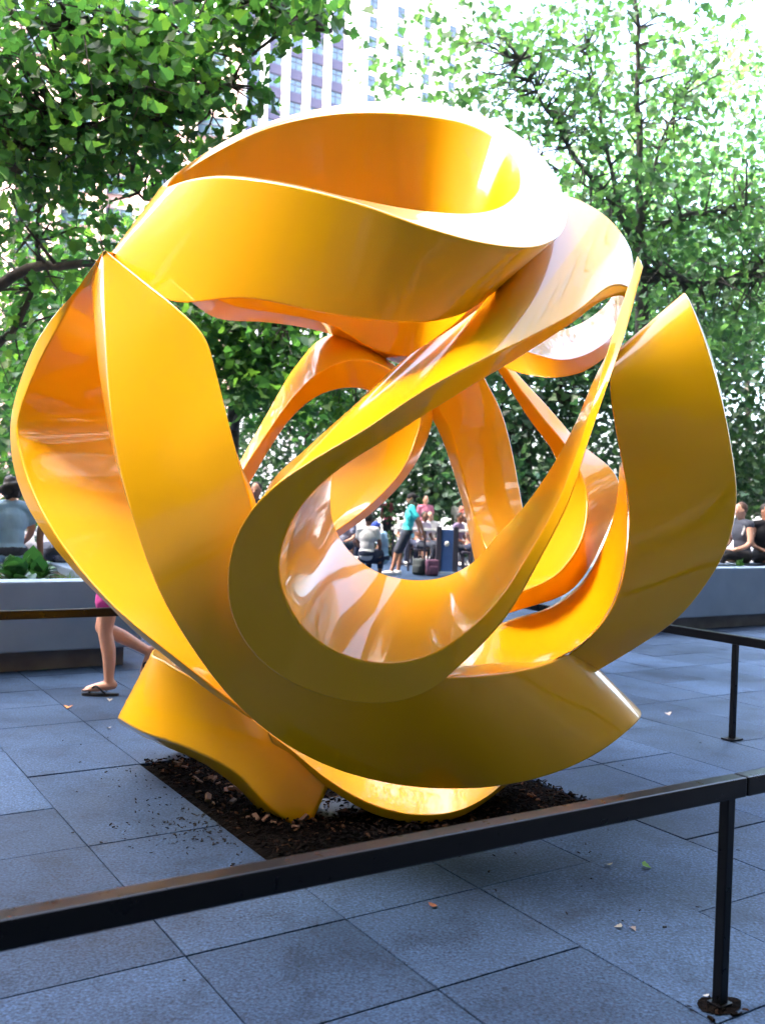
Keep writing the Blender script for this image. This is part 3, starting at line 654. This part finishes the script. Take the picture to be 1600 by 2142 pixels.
# ------------------------------------------------------------------ buildings far behind
M_WHITE = noisy('white_stone_pier', (.78, .77, .74), (.84, .83, .80), .3, .7)
M_SPAN = noisy('purple_brown_spandrel', (.045, .040, .075), (.06, .055, .095), .8, .5)
M_GLASS = mat('window_glass', (.05, .09, .12), .06, Metallic=0.0); M_GLASS.node_tree.nodes['Principled BSDF'].inputs['IOR'].default_value = 1.9
M_FRAME = mat('dark_window_frame', (.06, .07, .09), .5)
M_PINK = noisy('pink_brick', (.42, .27, .25), (.52, .36, .33), .6, .85)
def facade(name, label, x_left, Y, span_w, nb, z0, z1, fl, pier, wallm, spandrel, rowsz, direction, depth=18, win_frac=1.0):
    o0 = at(x_left, 1045, Y) * np.array([1, 1, 0]); t = empty(name, o0, direction); tag(t, label, 'building')
    W = nb * span_w + pier
    box('wall', (W / 2, depth / 2 + .35, z1 / 2), (W - .1, depth, z1), wallm, t)
    pm = None; wm = None; sm_ = None; mm = None
    for b in range(nb + 1):
        if pm is None: p = box('pier', (0, 0, 0), (pier, .9, z1), wallm, t); pm = p.data
        else: p = link('pier', pm, None, t)
        p.location = (b * span_w + pier / 2, .2, z1 / 2)
    z = z0; ww = (span_w - pier) * win_frac
    while z < rowsz:
        for b in range(nb):
            cx_ = b * span_w + pier + (span_w - pier) / 2
            if wm is None: w = box('window', (0, 0, 0), (ww, .12, fl * .58), M_GLASS, t); wm = w.data
            else: w = link('window', wm, None, t)
            w.location = (cx_, .26, z + fl * .29)
            if mm is None:
                bm = bmesh.new()
                for xx in (-.5, 0, .5): box_bm(bm, (xx * (ww - .12), -.09, 0), (.10, .06, fl * .58))
                for zz in (-.5, .12, .5): box_bm(bm, (0, -.10, zz * (fl * .58 - .1)), (ww, .06, .09))
                f = link('frame', bm_mesh('frame', bm), M_FRAME, w); mm = f.data
            else: f = link('frame', mm, None, w)
            if spandrel is not None:
                if sm_ is None: s = box('spandrel', (0, 0, 0), (span_w - pier, .3, fl * .42 - .01), spandrel, t); sm_ = s.data
                else: s = link('spandrel', sm_, None, t)
                s.location = (cx_, .14, z + fl * .79)
        z += fl
    return t
facade('office_tower', 'white tower with vertical piers and purple spandrels above the sculpture', 470, 140, 3.45, 5, 52.0, 92, 3.35, 1.15, M_WHITE, M_SPAN, 80, TH)
facade('apartment_tower', 'plain cream tower with single windows beside the purple spandrel tower', 697, 152, 5.2, 4, 55.0, 88, 3.1, 3.4, noisy('cream_render', (.80, .78, .72), (.85, .83, .78), .3, .8), None, 82, TH)
facade('brick_apartment_block', 'pink brick block glimpsed between the leaves at upper left', -420, 90, 4.2, 9, 8.0, 46, 3.2, 1.6, M_PINK, None, 44, R(8))
# unseen added blocks, placed and sized to shade the court and darken reflections
M_DARKST = noisy('grey_stone', (.085, .085, .09), (.125, .125, .13), .5, .8)
wmesh = None
def block(loc, rz, W, H, nb, nf, label):
    global wmesh
    blk = empty('added_shade_block', loc, rz); tag(blk, label, 'building')
    box('wall', (0, -8, H / 2), (W, 16, H), M_DARKST, blk)
    for b in range(nb):
        for f in range(nf):
            if wmesh is None: w = box('window', (0, 0, 0), (2.6, .2, 2.6), M_GLASS, blk); wmesh = w.data
            else: w = link('window', wmesh, None, blk)
            w.location = ((b - (nb - 1) / 2) * 5.2, .02, 4 + f * 4.9)
block((-45, -13, 0), 0, 160, 110, 29, 10, 'unseen tall grey block added behind the viewer to shade the court')
block((22, 7, 0), R(90), 44, 70, 8, 13, 'unseen grey block added along the right to darken the paint')
block((-36, 14, 0), R(-90), 50, 31, 9, 6, 'unseen grey block added along the left to limit side light')
# ------------------------------------------------------------------ plants in the planters
M_HOSTA = leaf_mat('broad_planter_leaf', [(.02, .07, .03), (.03, .10, .04), (.05, .13, .05), (.07, .16, .06)], .3, .35)
M_GRASS = leaf_mat('planter_grass', [(.03, .08, .02), (.05, .12, .03), (.08, .15, .04), (.12, .18, .06)], .3, .5)
def hosta(loc, n, h, label):
    t = empty('leafy_plant', loc); tag(t, label, 'plant', 'plants in the concrete planters')
    V, F = [], []
    for i in range(n):
        a = random.uniform(0, 6.283); lean = random.uniform(.25, 1.0); L = h * random.uniform(.7, 1.2); W = L * random.uniform(.18, .3)
        dx, dy = math.cos(a), math.sin(a); sx, sy = -dy, dx; b = len(V); prof = (.05, .35, .9, 1.0, .75, .35, .02)
        for k, w in enumerate(prof):
            q = k / 6; r = L * (q * lean * .8); z = L * (q * (1.25 - .5 * lean) - q * q * .75 * lean)
            cxp, cyp = dx * r, dy * r
            for s in (-1, 0, 1): V.append((cxp + sx * W * w * s, cyp + sy * W * w * s, z + (abs(s) * W * w * .3)))
        for k in range(6):
            for s in (0, 1): q = b + k * 3 + s; F.append((q, q + 1, q + 4, q + 3))
    tag(link('foliage', mesh('foliage', V, F, True), M_HOSTA, t), kind='stuff')
    st, sf = tube_data([(0, 0, -.05), (0, 0, .08)], (.02, .012), 6); link('stem', mesh('stem', st, sf), M_GRASS, t)
for i, (u, v, h, lab) in enumerate([(1.15, 8.75, .36, 'big leafy plant at the left end of planter soil'), (1.55, 9.3, .34, 'leafy plant below the seated person in pale blue'), (1.85, 8.8, .36, 'leafy plant in the middle of the left planter'), (2.15, 9.5, .32, 'leafy plant below the seated person in dark print'), (.75, 9.3, .36, 'leafy plant cut by the left picture edge'), (2.1, 9.0, .26, 'low plant in left planter nearest its side wall')]):
    hosta(uv(u, v, .66), 34, h, lab)
for u, v, h, lab in [(10.3, 8.8, .34, 'small leafy plant peeping above the right planter'), (11.6, 8.8, .18, 'low plant in the right planter beneath the two sitters')]:
    hosta(uv(u, v, .71), 30, h, lab)
V, F = [], []
for _ in range(2600):
    p = uv(random.uniform(-1.5, 2.4), random.uniform(8.52, 9.2), .66); a = random.uniform(0, 6.28); L = random.uniform(.04, .13); b = len(V)
    d = Vector((math.cos(a), math.sin(a), 0)); s = Vector((-d.y, d.x, 0)) * .004
    V += [p - s, p + s, p + d * L * .5 + Vector((0, 0, L))]; F.append((b, b + 1, b + 2))
tag(link('planter_grass', mesh('planter_grass', V, F), M_GRASS), 'short green grass along the front of left planter', 'grass', kind='stuff')

# ------------------------------------------------------------------ people
SKIN = {k: noisy('skin_' + k, c, tuple(x * 1.15 for x in c), 14, .5) for k, c in {'light': (.50, .27, .19), 'tan': (.36, .18, .115), 'brown': (.20, .095, .06)}.items()}
def cloth(name, c, c2=None): return noisy(name, c, c2 or tuple(x * .8 for x in c), 9, .85, 5, .3, 35)
def ell(V, F, c, r, rot=None, n=12, m_=8):
    b = len(V); c = Vector(c)
    for i in range(m_ + 1):
        p = math.pi * i / m_
        for k in range(n):
            q = 2 * math.pi * k / n; v = Vector((r[0] * math.sin(p) * math.cos(q), r[1] * math.sin(p) * math.sin(q), r[2] * math.cos(p)))
            V.append(c + (rot @ v if rot is not None else v))
    for i in range(m_):
        for k in range(n): k2 = (k + 1) % n; F.append((b + i * n + k, b + (i + 1) * n + k, b + (i + 1) * n + k2, b + i * n + k2))
def limb(V, F, pts, rad):
    v, f = tube_data(crom([np.array(p) for p in pts], 10), np.interp(np.linspace(0, len(pts) - 1, 11), range(len(pts)), rad), 10, len(V)); V += v; F += f
    ell(V, F, pts[0], (rad[0],) * 3, None, 8, 6); ell(V, F, pts[-1], (rad[-1],) * 3, None, 8, 6)
def part(name, V, F, m_, parent, vox=.012, sm=4):
    o = link(name, mesh(name, V, F), m_, parent)
    md = o.modifiers.new('skin', 'REMESH'); md.mode = 'VOXEL'; md.voxel_size = vox; md.use_smooth_shade = True
    s = o.modifiers.new('smooth', 'SMOOTH'); s.iterations = sm; s.factor = .5
    return o
def hand(V, F, wrist, direc, side, s=1.0):
    w = Vector(wrist); d = Vector(direc).normalized(); x = d.orthogonal().normalized() if side is None else (Vector(side) - d * Vector(side).dot(d)).normalized(); nrm = d.cross(x)
    rot = Matrix((x, nrm, d)).transposed()
    ell(V, F, w + d * .045 * s, (.04 * s, .016 * s, .052 * s), rot)
    for k, L in enumerate((.068, .078, .072, .056)):
        b0 = w + d * .085 * s + x * (.030 - .02 * k) * s; m1 = b0 + d * L * .5 * s + nrm * .006 * s; e = b0 + d * L * s * .88 + nrm * .024 * s
        limb(V, F, [b0, m1, e], [.0095 * s, .009 * s, .0075 * s])
    b0 = w + d * .03 * s + x * .035 * s; limb(V, F, [b0, b0 + d * .03 * s + x * .022 * s, b0 + d * .055 * s + x * .026 * s + nrm * .01 * s], [.012 * s, .0105 * s, .009 * s])
def person(loc, rz, label, J, skin='tan', shirt=None, sleeves=.5, pants=None, pant_len=.5, shoes=None, hair=(.01, .008, .007), hair_len=0, cap=None, cap_back=False, vox=.012, collar=None, group='people on the plaza', strap=None, flip=None, female=False, hood=None):
    """J: joints in the person's own frame (+y = where the person faces)."""
    t = empty('person', loc, rz); tag(t, label, 'person', group)
    Vx = lambda k: Vector(J[k])
    V, F = [], []
    pel, che, nek, hd = Vx('pelvis'), Vx('chest'), Vx('neck'), Vx('head')
    up = (hd - nek).normalized(); f = Vector(J.get('face', (0, 1, 0))).normalized(); f = (f - up * f.dot(up)).normalized(); sd = f.cross(up)
    hr = Matrix((sd, f, up)).transposed()
    ell(V, F, hd, (.073, .092, .112), hr, 16, 12); ell(V, F, hd + f * .03 - up * .055, (.052, .06, .062), hr)
    limb(V, F, [hd + f * .085 + up * .012, hd + f * .104 - up * .018], [.009, .014])                    # nose
    for s in (-1, 1): ell(V, F, hd + sd * s * .076 - up * .005, (.012, .022, .032), hr, 8, 6)           # ears
    ell(V, F, hd + f * .088 - up * .058, (.024, .012, .010), hr, 8, 6)                                   # lips
    limb(V, F, [nek - up * .05, nek + up * .05], [.058, .05])
    tw = .15 if female else .165
    def torso(V, F, g):
        tu = (che - pel).normalized(); x = Vx('sr') - Vx('sl'); x = (x - tu * x.dot(tu)).normalized(); y = tu.cross(x); rt = Matrix((x, y, tu)).transposed()
        ell(V, F, che, (tw + g, .105 + g, .17 + g), rt, 16, 10); ell(V, F, (che + pel) / 2, (.13 + g, .095 + g, .17 + g), rt, 16, 10); ell(V, F, pel, (.155 + g, .11 + g, .12 + g), rt, 16, 10)
        limb(V, F, [Vx('sl'), che + (nek - che) * .75, Vx('sr')], [.055 + g, .065 + g, .055 + g])
    torso(V, F, 0)
    for s in 'lr':
        limb(V, F, [Vx('s' + s), Vx('e' + s), Vx('w' + s)], [.052, .04, .027]); hand(V, F, Vx('w' + s), Vx('w' + s) - Vx('e' + s) if 'h' + s not in J else Vector(J['h' + s]), (0, 1, .2))
        limb(V, F, [Vx('h_' + s), Vx('k' + s)], [.088, .056]); k = Vx('k' + s); a = Vx('a' + s); bk = Vector(J.get('calf', (0, -1, 0)))
        limb(V, F, [k, k * .62 + a * .38 + bk * .015, a], [.055, .055, .036])
        ft = Vector(J.get('f' + s, (0, 1, 0))).normalized(); dn = Vector(J.get('d' + s, (0, 0, -1)))
        limb(V, F, [a + dn * .03 - ft * .03, a + dn * .045 + ft * .06, a + dn * .062 + ft * .15], [.036, .036, .024])
        if flip is not None or shoes is None:
            fs = ft.cross(dn).normalized()
            for q in range(5): limb(V, F, [a + dn * .066 + ft * .14 + fs * (.032 - .016 * q), a + dn * .070 + ft * (.185 - .008 * q) + fs * (.032 - .016 * q)], [.013, .010])
    part('body', V, F, SKIN[skin], t, vox)
    # eyes
    for s in (-1, 1):
        V, F = [], []; ell(V, F, hd + f * .085 + sd * s * .031 + up * .012, (.013, .008, .008), hr, 8, 6); link('eye', mesh('eye', V, F, True), M_EYE, t)
    if shirt is not None:
        V, F = [], []; torso(V, F, .016)
        if sleeves > 0:
            for s in 'lr':
                a = Vx('s' + s); e = Vx('e' + s); q = a + (e - a) * min(sleeves, 1); limb(V, F, [a, q], [.07, .066])
        part('shirt', V, F, shirt, t, vox)
    if pants is not None:
        V, F = [], []; ell(V, F, pel, (.172, .128, .125), None, 16, 10)
        for s in 'lr':
            h = Vx('h_' + s); k = Vx('k' + s); a = Vx('a' + s)
            if pant_len <= 1: limb(V, F, [h, h + (k - h) * pant_len], [.105, .105 if pant_len < .6 else .085])
            else: limb(V, F, [h, k, k + (a - k) * (pant_len - 1)], [.104, .078, .06])
        part('shorts' if pant_len <= 1 else 'trousers', V, F, pants, t, vox)
    if shoes is not None:
        for s in 'lr':
            a = Vx('a' + s); ft = Vector(J.get('f' + s, (0, 1, 0))).normalized(); dn = Vector(J.get('d' + s, (0, 0, -1))); V, F = [], []
            limb(V, F, [a + dn * .035 - ft * .035, a + dn * .045 + ft * .06, a + dn * .055 + ft * .17], [.05, .05, .038]); ell(V, F, a + dn * .085 + ft * .06, (.045, .13, .016) if abs(ft.y) > .7 else (.13, .045, .016)); part('shoe', V, F, shoes, t, vox)
    V, F = [], []
    if cap is None:
        ell(V, F, hd - f * .034 + up * .030, (.083, .085, .098), hr, 16, 10)
        if hair_len < 0:
            for _ in range(26):
                q = Vector((random.gauss(0, 1), random.gauss(0, 1), random.gauss(0, 1))).normalized()
                if q.dot(f) > .35: q = -q
                ell(V, F, hd - f * .03 + up * .0 + q * .095, (.042, .042, .042), None, 8, 6)
        if hair_len > 0: limb(V, F, [hd - f * .05 + up * .02, hd - f * .075 - up * .10, nek - f * .07 - up * hair_len], [.08, .075, .05])
        # keep the face free
        bmx = [v for v in V]
        part('hair', V, F, noisy('hair', hair, tuple(x * 2.2 for x in hair), 40, .6), t, vox)
    else:
        ell(V, F, hd + up * .035 - f * .006, (.085, .104, .088), hr, 16, 10); b = -f if cap_back else f
        ell(V, F, hd + b * .125 + up * .022, (.062, .07, .012), hr, 12, 6); part('cap', V, F, cap, t, vox)
        V, F = [], []; ell(V, F, hd - f * .045 - up * .025, (.076, .055, .06), hr); part('hair', V, F, noisy('hair', hair, tuple(x * 2 for x in hair), 40, .6), t, vox)
    if strap is not None:
        for s in 'lr':
            a = Vx('s' + s) * .8 + che * .2; V, F = [], []; limb(V, F, [a + Vector((0, .09, -.12)), a + Vector((0, .02, .065)), a + Vector((0, -.09, -.10))], [.017, .018, .017]); part('strap', V, F, strap, t, .009)
    if flip is not None:
        for s in 'lr':
            a = Vx('a' + s); ft = Vector(J.get('f' + s, (0, 1, 0))).normalized(); dn = Vector(J.get('d' + s, (0, 0, -1))); fs = ft.cross(dn).normalized()
            V, F = [], []; n = 18; cen = a + dn * .092 + ft * .06
            for lay in (0, 1):
                for q in range(n):
                    an = 2 * math.pi * q / n; V.append(cen + ft * .135 * math.cos(an) + fs * (.046 + .008 * math.cos(an)) * math.sin(an) + dn * .018 * lay)
            F = [tuple(reversed(range(n))), tuple(range(n, 2 * n))] + [(q, (q + 1) % n, n + (q + 1) % n, n + q) for q in range(n)]
            so = link('sandal', mesh('sandal', V, F), flip, t)
            V, F = [], []
            for sg in (-1, 1): limb(V, F, [a + dn * .09 + ft * .14, a + dn * .035 + ft * .09 + fs * sg * .035, a + dn * .085 + ft * .02 + fs * sg * .046], [.006, .008, .006])
            link('toe_strap', mesh('toe_strap', V, F, True), flip, so)
    return t
M_EYE = mat('dark_eye', (.02, .015, .012), .2)
def stand(**k):
    J = dict(pelvis=(0, 0, .95), chest=(0, 0, 1.27), neck=(0, 0, 1.47), head=(0, .02, 1.61), sl=(-.17, 0, 1.40), sr=(.17, 0, 1.40), el=(-.22, -.02, 1.12), er=(.22, -.02, 1.12), wl=(-.23, .06, .88), wr=(.23, .06, .88),
             h_l=(-.09, 0, .90), h_r=(.09, 0, .90), kl=(-.10, .02, .49), kr=(.10, .02, .49), al=(-.10, 0, .10), ar=(.10, 0, .10)); J.update(k); return J
def sit(z=.45, **k):
    J = dict(pelvis=(0, 0, z + .11), chest=(0, .03, z + .43), neck=(0, .04, z + .62), head=(0, .07, z + .76), sl=(-.17, .03, z + .56), sr=(.17, .03, z + .56), el=(-.23, .08, z + .28), er=(.23, .08, z + .28), wl=(-.15, .30, z + .18), wr=(.15, .30, z + .18),
             h_l=(-.10, .04, z + .09), h_r=(.10, .04, z + .09), kl=(-.12, .45, z + .08), kr=(.12, .45, z + .08), al=(-.12, .44, z - .33), ar=(.12, .44, z - .33), calf=(0, -.5, 0)); J.update(k); return J
def gpt(px, py, Y): 
    p = at(px, py, Y); return Vector((p[0], p[1], 0))
WHITE = cloth('white_cotton', (.75, .75, .76)); NAVY = cloth('navy_cloth', (.02, .03, .07)); BLACKC = cloth('black_cloth', (.012, .013, .018)); DENIM = noisy('dark_denim', (.02, .028, .045), (.05, .06, .09), 22, .9)
TURQ = cloth('turquoise_cotton', (.03, .55, .60), (.06, .66, .70)); PINKC = cloth('pink_cloth', (.62, .06, .32)); BLUEC = cloth('pale_blue_cloth', (.30, .48, .68)); BLUE2 = cloth('royal_blue_cloth', (.03, .08, .45))
PRINT = noisy('dark_printed_cloth', (.03, .04, .10), (.35, .38, .50), 26, .9)
# man in turquoise leaning back on the fence, facing left
person(gpt(838, 1205, 20), R(90), 'man in turquoise tee, dark shorts and backward cap leaning on the far fence', stand(
    pelvis=(0, -.10, .93), chest=(0, -.16, 1.25), neck=(0, -.19, 1.45), head=(0, -.17, 1.60), sl=(-.17, -.17, 1.38), sr=(.17, -.17, 1.38), el=(-.23, -.34, 1.14), er=(.23, -.30, 1.14), wl=(-.20, -.42, .93), wr=(.20, -.36, .92),
    h_l=(-.09, -.08, .88), h_r=(.09, -.08, .88), kl=(-.10, .10, .49), kr=(.10, .04, .49), al=(-.10, .20, .10), ar=(.10, .06, .10)),
    'tan', TURQ, .62, DENIM, .92, WHITE, cap=cloth('black_cap', (.015, .013, .016)), cap_back=True, vox=.010)
# seated group left of him
person(gpt(765, 1215, 18.5), R(-20), 'seated man with cropped hair in white tee seen from behind through the ring', sit(.40), 'brown', WHITE, .55, NAVY, 1.6, BLACKC, vox=.013)
person(gpt(800, 1212, 19), R(80), 'crouching person in royal blue cap beside the man in turquoise', sit(.30, head=(0, .16, 1.0), neck=(0, .10, .88)), 'tan', BLUEC, .5, NAVY, .9, WHITE, cap=BLUE2, vox=.013)
person(gpt(722, 1205, 21), R(150), 'person in patterned top seated at the left of the ring opening', sit(.45), 'light', PRINT, .6, DENIM, 1.7, BLACKC, vox=.015)
# walking legs behind the foot of the sculpture
person(gpt(226, 1449, 7.24), R(96), 'walking person in pink shorts and black flip flops half hidden by the sculpture', stand(
    pelvis=(0, -.02, .90), chest=(0, .0, 1.20), neck=(0, .02, 1.39), head=(0, .05, 1.52), sl=(-.15, 0, 1.32), sr=(.15, 0, 1.32), el=(-.19, -.10, 1.07), er=(.19, .08, 1.07), wl=(-.18, -.02, .84), wr=(.16, -.06, .84),
    h_l=(-.085, -.02, .85), h_r=(.085, -.02, .85), kl=(-.085, .02, .47), kr=(.085, .07, .48), al=(-.085, -.02, .11), ar=(.085, -.27, .31), fr=(0, .55, -.84), dr=(0, -.84, -.55)),
    'light', WHITE, .4, PINKC, .42, None, hair=(.03, .015, .01), hair_len=.18, flip=mat('black_rubber', (.012, .012, .014), .6), vox=.010, female=True)
# sitters on the back wall of the left planter, seen from behind
person(uv(2.14, 10.46, 0), TH, 'dark-haired person in pale blue top sitting on left planter, back turned', sit(.75, sl=(-.19, .03, 1.30), sr=(.19, .03, 1.30), er=(.22, .10, 1.05), wr=(.16, .28, .92)), 'light', BLUEC, .5, DENIM, 1.8, BLACKC, hair_len=-1, vox=.012)
person(uv(2.70, 10.46, 0), TH, 'person in dark printed top sitting at the corner of the left planter', sit(.75, el=(-.27, -.02, 1.05), wl=(-.26, -.04, .80)), 'brown', PRINT, .3, DENIM, 1.8, BLACKC, hair_len=.1, vox=.012)
# two sitters on the right planter
person(uv(12.5, 9.1, 0), TH + R(160), 'person in sleeveless black top sitting on the right planter', sit(.80, el=(-.22, .0, 1.10), wl=(-.24, .10, .90)), 'tan', BLACKC, 0, BLACKC, 1.8, BLACKC, vox=.012, strap=None)
person(uv(12.05, 9.1, 0), TH + R(75), 'person with pale shoulder straps sitting nearest the yellow band on the right', sit(.80), 'light', cloth('slate_top', (.05, .06, .09)), 0, BLACKC, 1.8, WHITE, vox=.012, strap=WHITE, hair=(.06, .03, .02))
# dark-haired head beyond, in the gap between sash and ring
person(gpt(535, 1080, 14.0), R(170), 'dark-haired person standing behind the gap between sash and ring', stand(), 'tan', NAVY, .5, DENIM, 1.9, BLACKC, vox=.016)
# passers-by in the bright distance
crowd = [(700, 27, 'light', (.70, .72, .75), 'far passer-by in white at the very left of the ring opening'), (742, 30, 'tan', (.10, .16, .38), 'far passer-by in blue above the seated men'), (775, 33, 'brown', (.75, .72, .70), 'far passer-by in cream behind the blue cap'),
         (812, 29, 'light', (.55, .12, .20), 'far passer-by in red just left of the turquoise man'), (888, 26, 'light', (.75, .25, .40), 'far passer-by in pink right behind the turquoise shirt'), (905, 31, 'tan', (.25, .45, .60), 'far passer-by in light blue left of the blue sign'),
         (958, 28, 'brown', (.70, .70, .72), 'far passer-by in pale top right of the blue sign'), (978, 25, 'light', (.72, .20, .15), 'far passer-by in orange red beside the inner leg'), (990, 32, 'tan', (.45, .35, .55), 'far passer-by in mauve behind the inner leg')]
for px, Y, sk, c, lab in crowd:
    person(gpt(px, 1100, Y), random.uniform(0, 6.28), lab, stand(), sk, cloth('shirt_cloth', c), .5, random.choice((DENIM, NAVY, BLACKC)), random.choice((.8, 1.9)), WHITE, vox=.022, group='far passers-by')

# ------------------------------------------------------------------ fence, sign and bags in the distance
M_DSTEEL = mat('dark_painted_steel', (.03, .03, .05), .45); M_PALE = mat('pale_handrail', (.75, .75, .72), .4)
fe = empty('plaza_fence', gpt(905, 1195, 21.5)); tag(fe, 'dark fence with a pale handrail the turquoise man leans on', 'fence')
box('handrail', (.1, 0, .93), (2.1, .07, .06), M_PALE, fe, None, .015)
for x in (-.9, -.55, -.2, .15, .5, .85, 1.15): box('post', (x, 0, .45), (.05, .05, .90), M_DSTEEL, fe, None, .008)
box('lower_rail', (.1, .0, .15), (2.1, .03, .04), M_DSTEEL, fe, None, .006)
sg = empty('info_pillar', gpt(932, 1195, 20.8)); tag(sg, 'slim dark pillar with a blue panel right of the turquoise man', 'sign')
for x in (-.17, .19): box('side_post', (x, 0, .5), (.11, .16, 1.05), M_DSTEEL, sg, None, .012)
pn = box('blue_panel', (.01, -.02, .50), (.25, .08, .92), noisy('blue_panel', (.03, .08, .24), (.045, .11, .30), 4, .4), sg, None, .006)
V, F = [], []; ell(V, F, (.0, -.07, .66), (.055, .012, .06)); link('round_mark', mesh('round_mark', V, F, True), M_PALE, sg)
box('foot', (.01, 0, .03), (.5, .24, .06), M_CONC, sg, None, .01)
def bag(px, py, Y, c, lab):
    t = empty('backpack', gpt(px, py, Y), random.uniform(-.6, .6)); tag(t, lab, 'bag', 'bags by the fence'); V, F = [], []
    bm = bmesh.new(); box_bm(bm, (0, 0, .17), (.27, .17, .34), None, .05); box_bm(bm, (0, -.10, .12), (.20, .08, .18), None, .03); link('pack', bm_mesh('pack', bm, True), cloth('bag_cloth', c), t)
    V, F = [], []; limb(V, F, [(-.06, .02, .33), (0, .02, .40), (.06, .02, .33)], [.014, .014, .014]); link('handle', mesh('handle', V, F, True), BLACKC, t)
bag(876, 1204, 20.4, (.05, .065, .07), 'grey green bag on the ground right of the turquoise man'); bag(903, 1203, 20.3, (.22, .10, .17), 'dusty pink bag in front of the dark fence'); 

# added hedge covers bright ground in place of dark clutter; seated crowd beyond the fence
hg = empty('stand_in_hedge', gpt(850, 1100, 27)); tag(hg, 'low dark hedge added in place of clutter behind the crowd', 'hedge')
P = np.stack([rng.uniform(-4.2, 4.6, 5200), rng.uniform(-.35, .35, 5200), rng.uniform(.02, .62, 5200) + rng.normal(size=5200) * .04], 1)
tag(link('foliage', leaves_mesh('foliage', P, .10 * rng.uniform(.6, 1.3, 5200)), M_LF_FAR, hg), kind='stuff')
for x in np.arange(-4, 4.6, .8): v_, f_ = tube_data([(x, 0, -.03), (x, 0, .3)], (.03, .02), 6); link('stem', mesh('stem', v_, f_), M_BARK, hg)
seated = [(848, 23.5, (.60, .62, .66), 'seated person in pale grey behind the knees of the turquoise man'), (866, 24.5, (.10, .30, .45), 'seated person in teal right of the turquoise man'), (882, 23, (.55, .50, .62), 'seated person in lilac by the fence posts'),
          (897, 24.5, (.70, .70, .72), 'seated person in white between the fence posts'), (955, 23, (.20, .16, .30), 'seated person in dark purple right of the blue sign'), (970, 24, (.65, .66, .70), 'seated person in white close to the inner leg'), (983, 22.5, (.70, .35, .25), 'seated person in coral at the inner leg'), (730, 25, (.25, .35, .60), 'seated person in blue far behind the white tee'), (752, 24, (.6, .6, .62), 'seated person in grey white behind the cropped head')]
for px, Y, c, lab in seated:
    st = empty('plaza_stool', gpt(px, 1150, Y)); tag(st, 'stool under the ' + lab.replace('seated ', '').replace('person in', 'sitter in'), 'stool', 'stools among the far crowd')
    box('seat', (0, 0, .40), (.38, .36, .05), M_DSTEEL, st, None, .01)
    for sx in (-.15, .15):
        for sy in (-.14, .14): box('leg', (sx, sy, .19), (.03, .03, .38), M_DSTEEL, st)
    person(gpt(px, 1150, Y), random.uniform(2.2, 4.2), lab, sit(.44), random.choice(('light', 'tan', 'brown')), cloth('shirt_cloth', c), .5, random.choice((DENIM, NAVY, BLACKC)), random.choice((.8, 1.9)), WHITE, vox=.022, group='far crowd on stools')
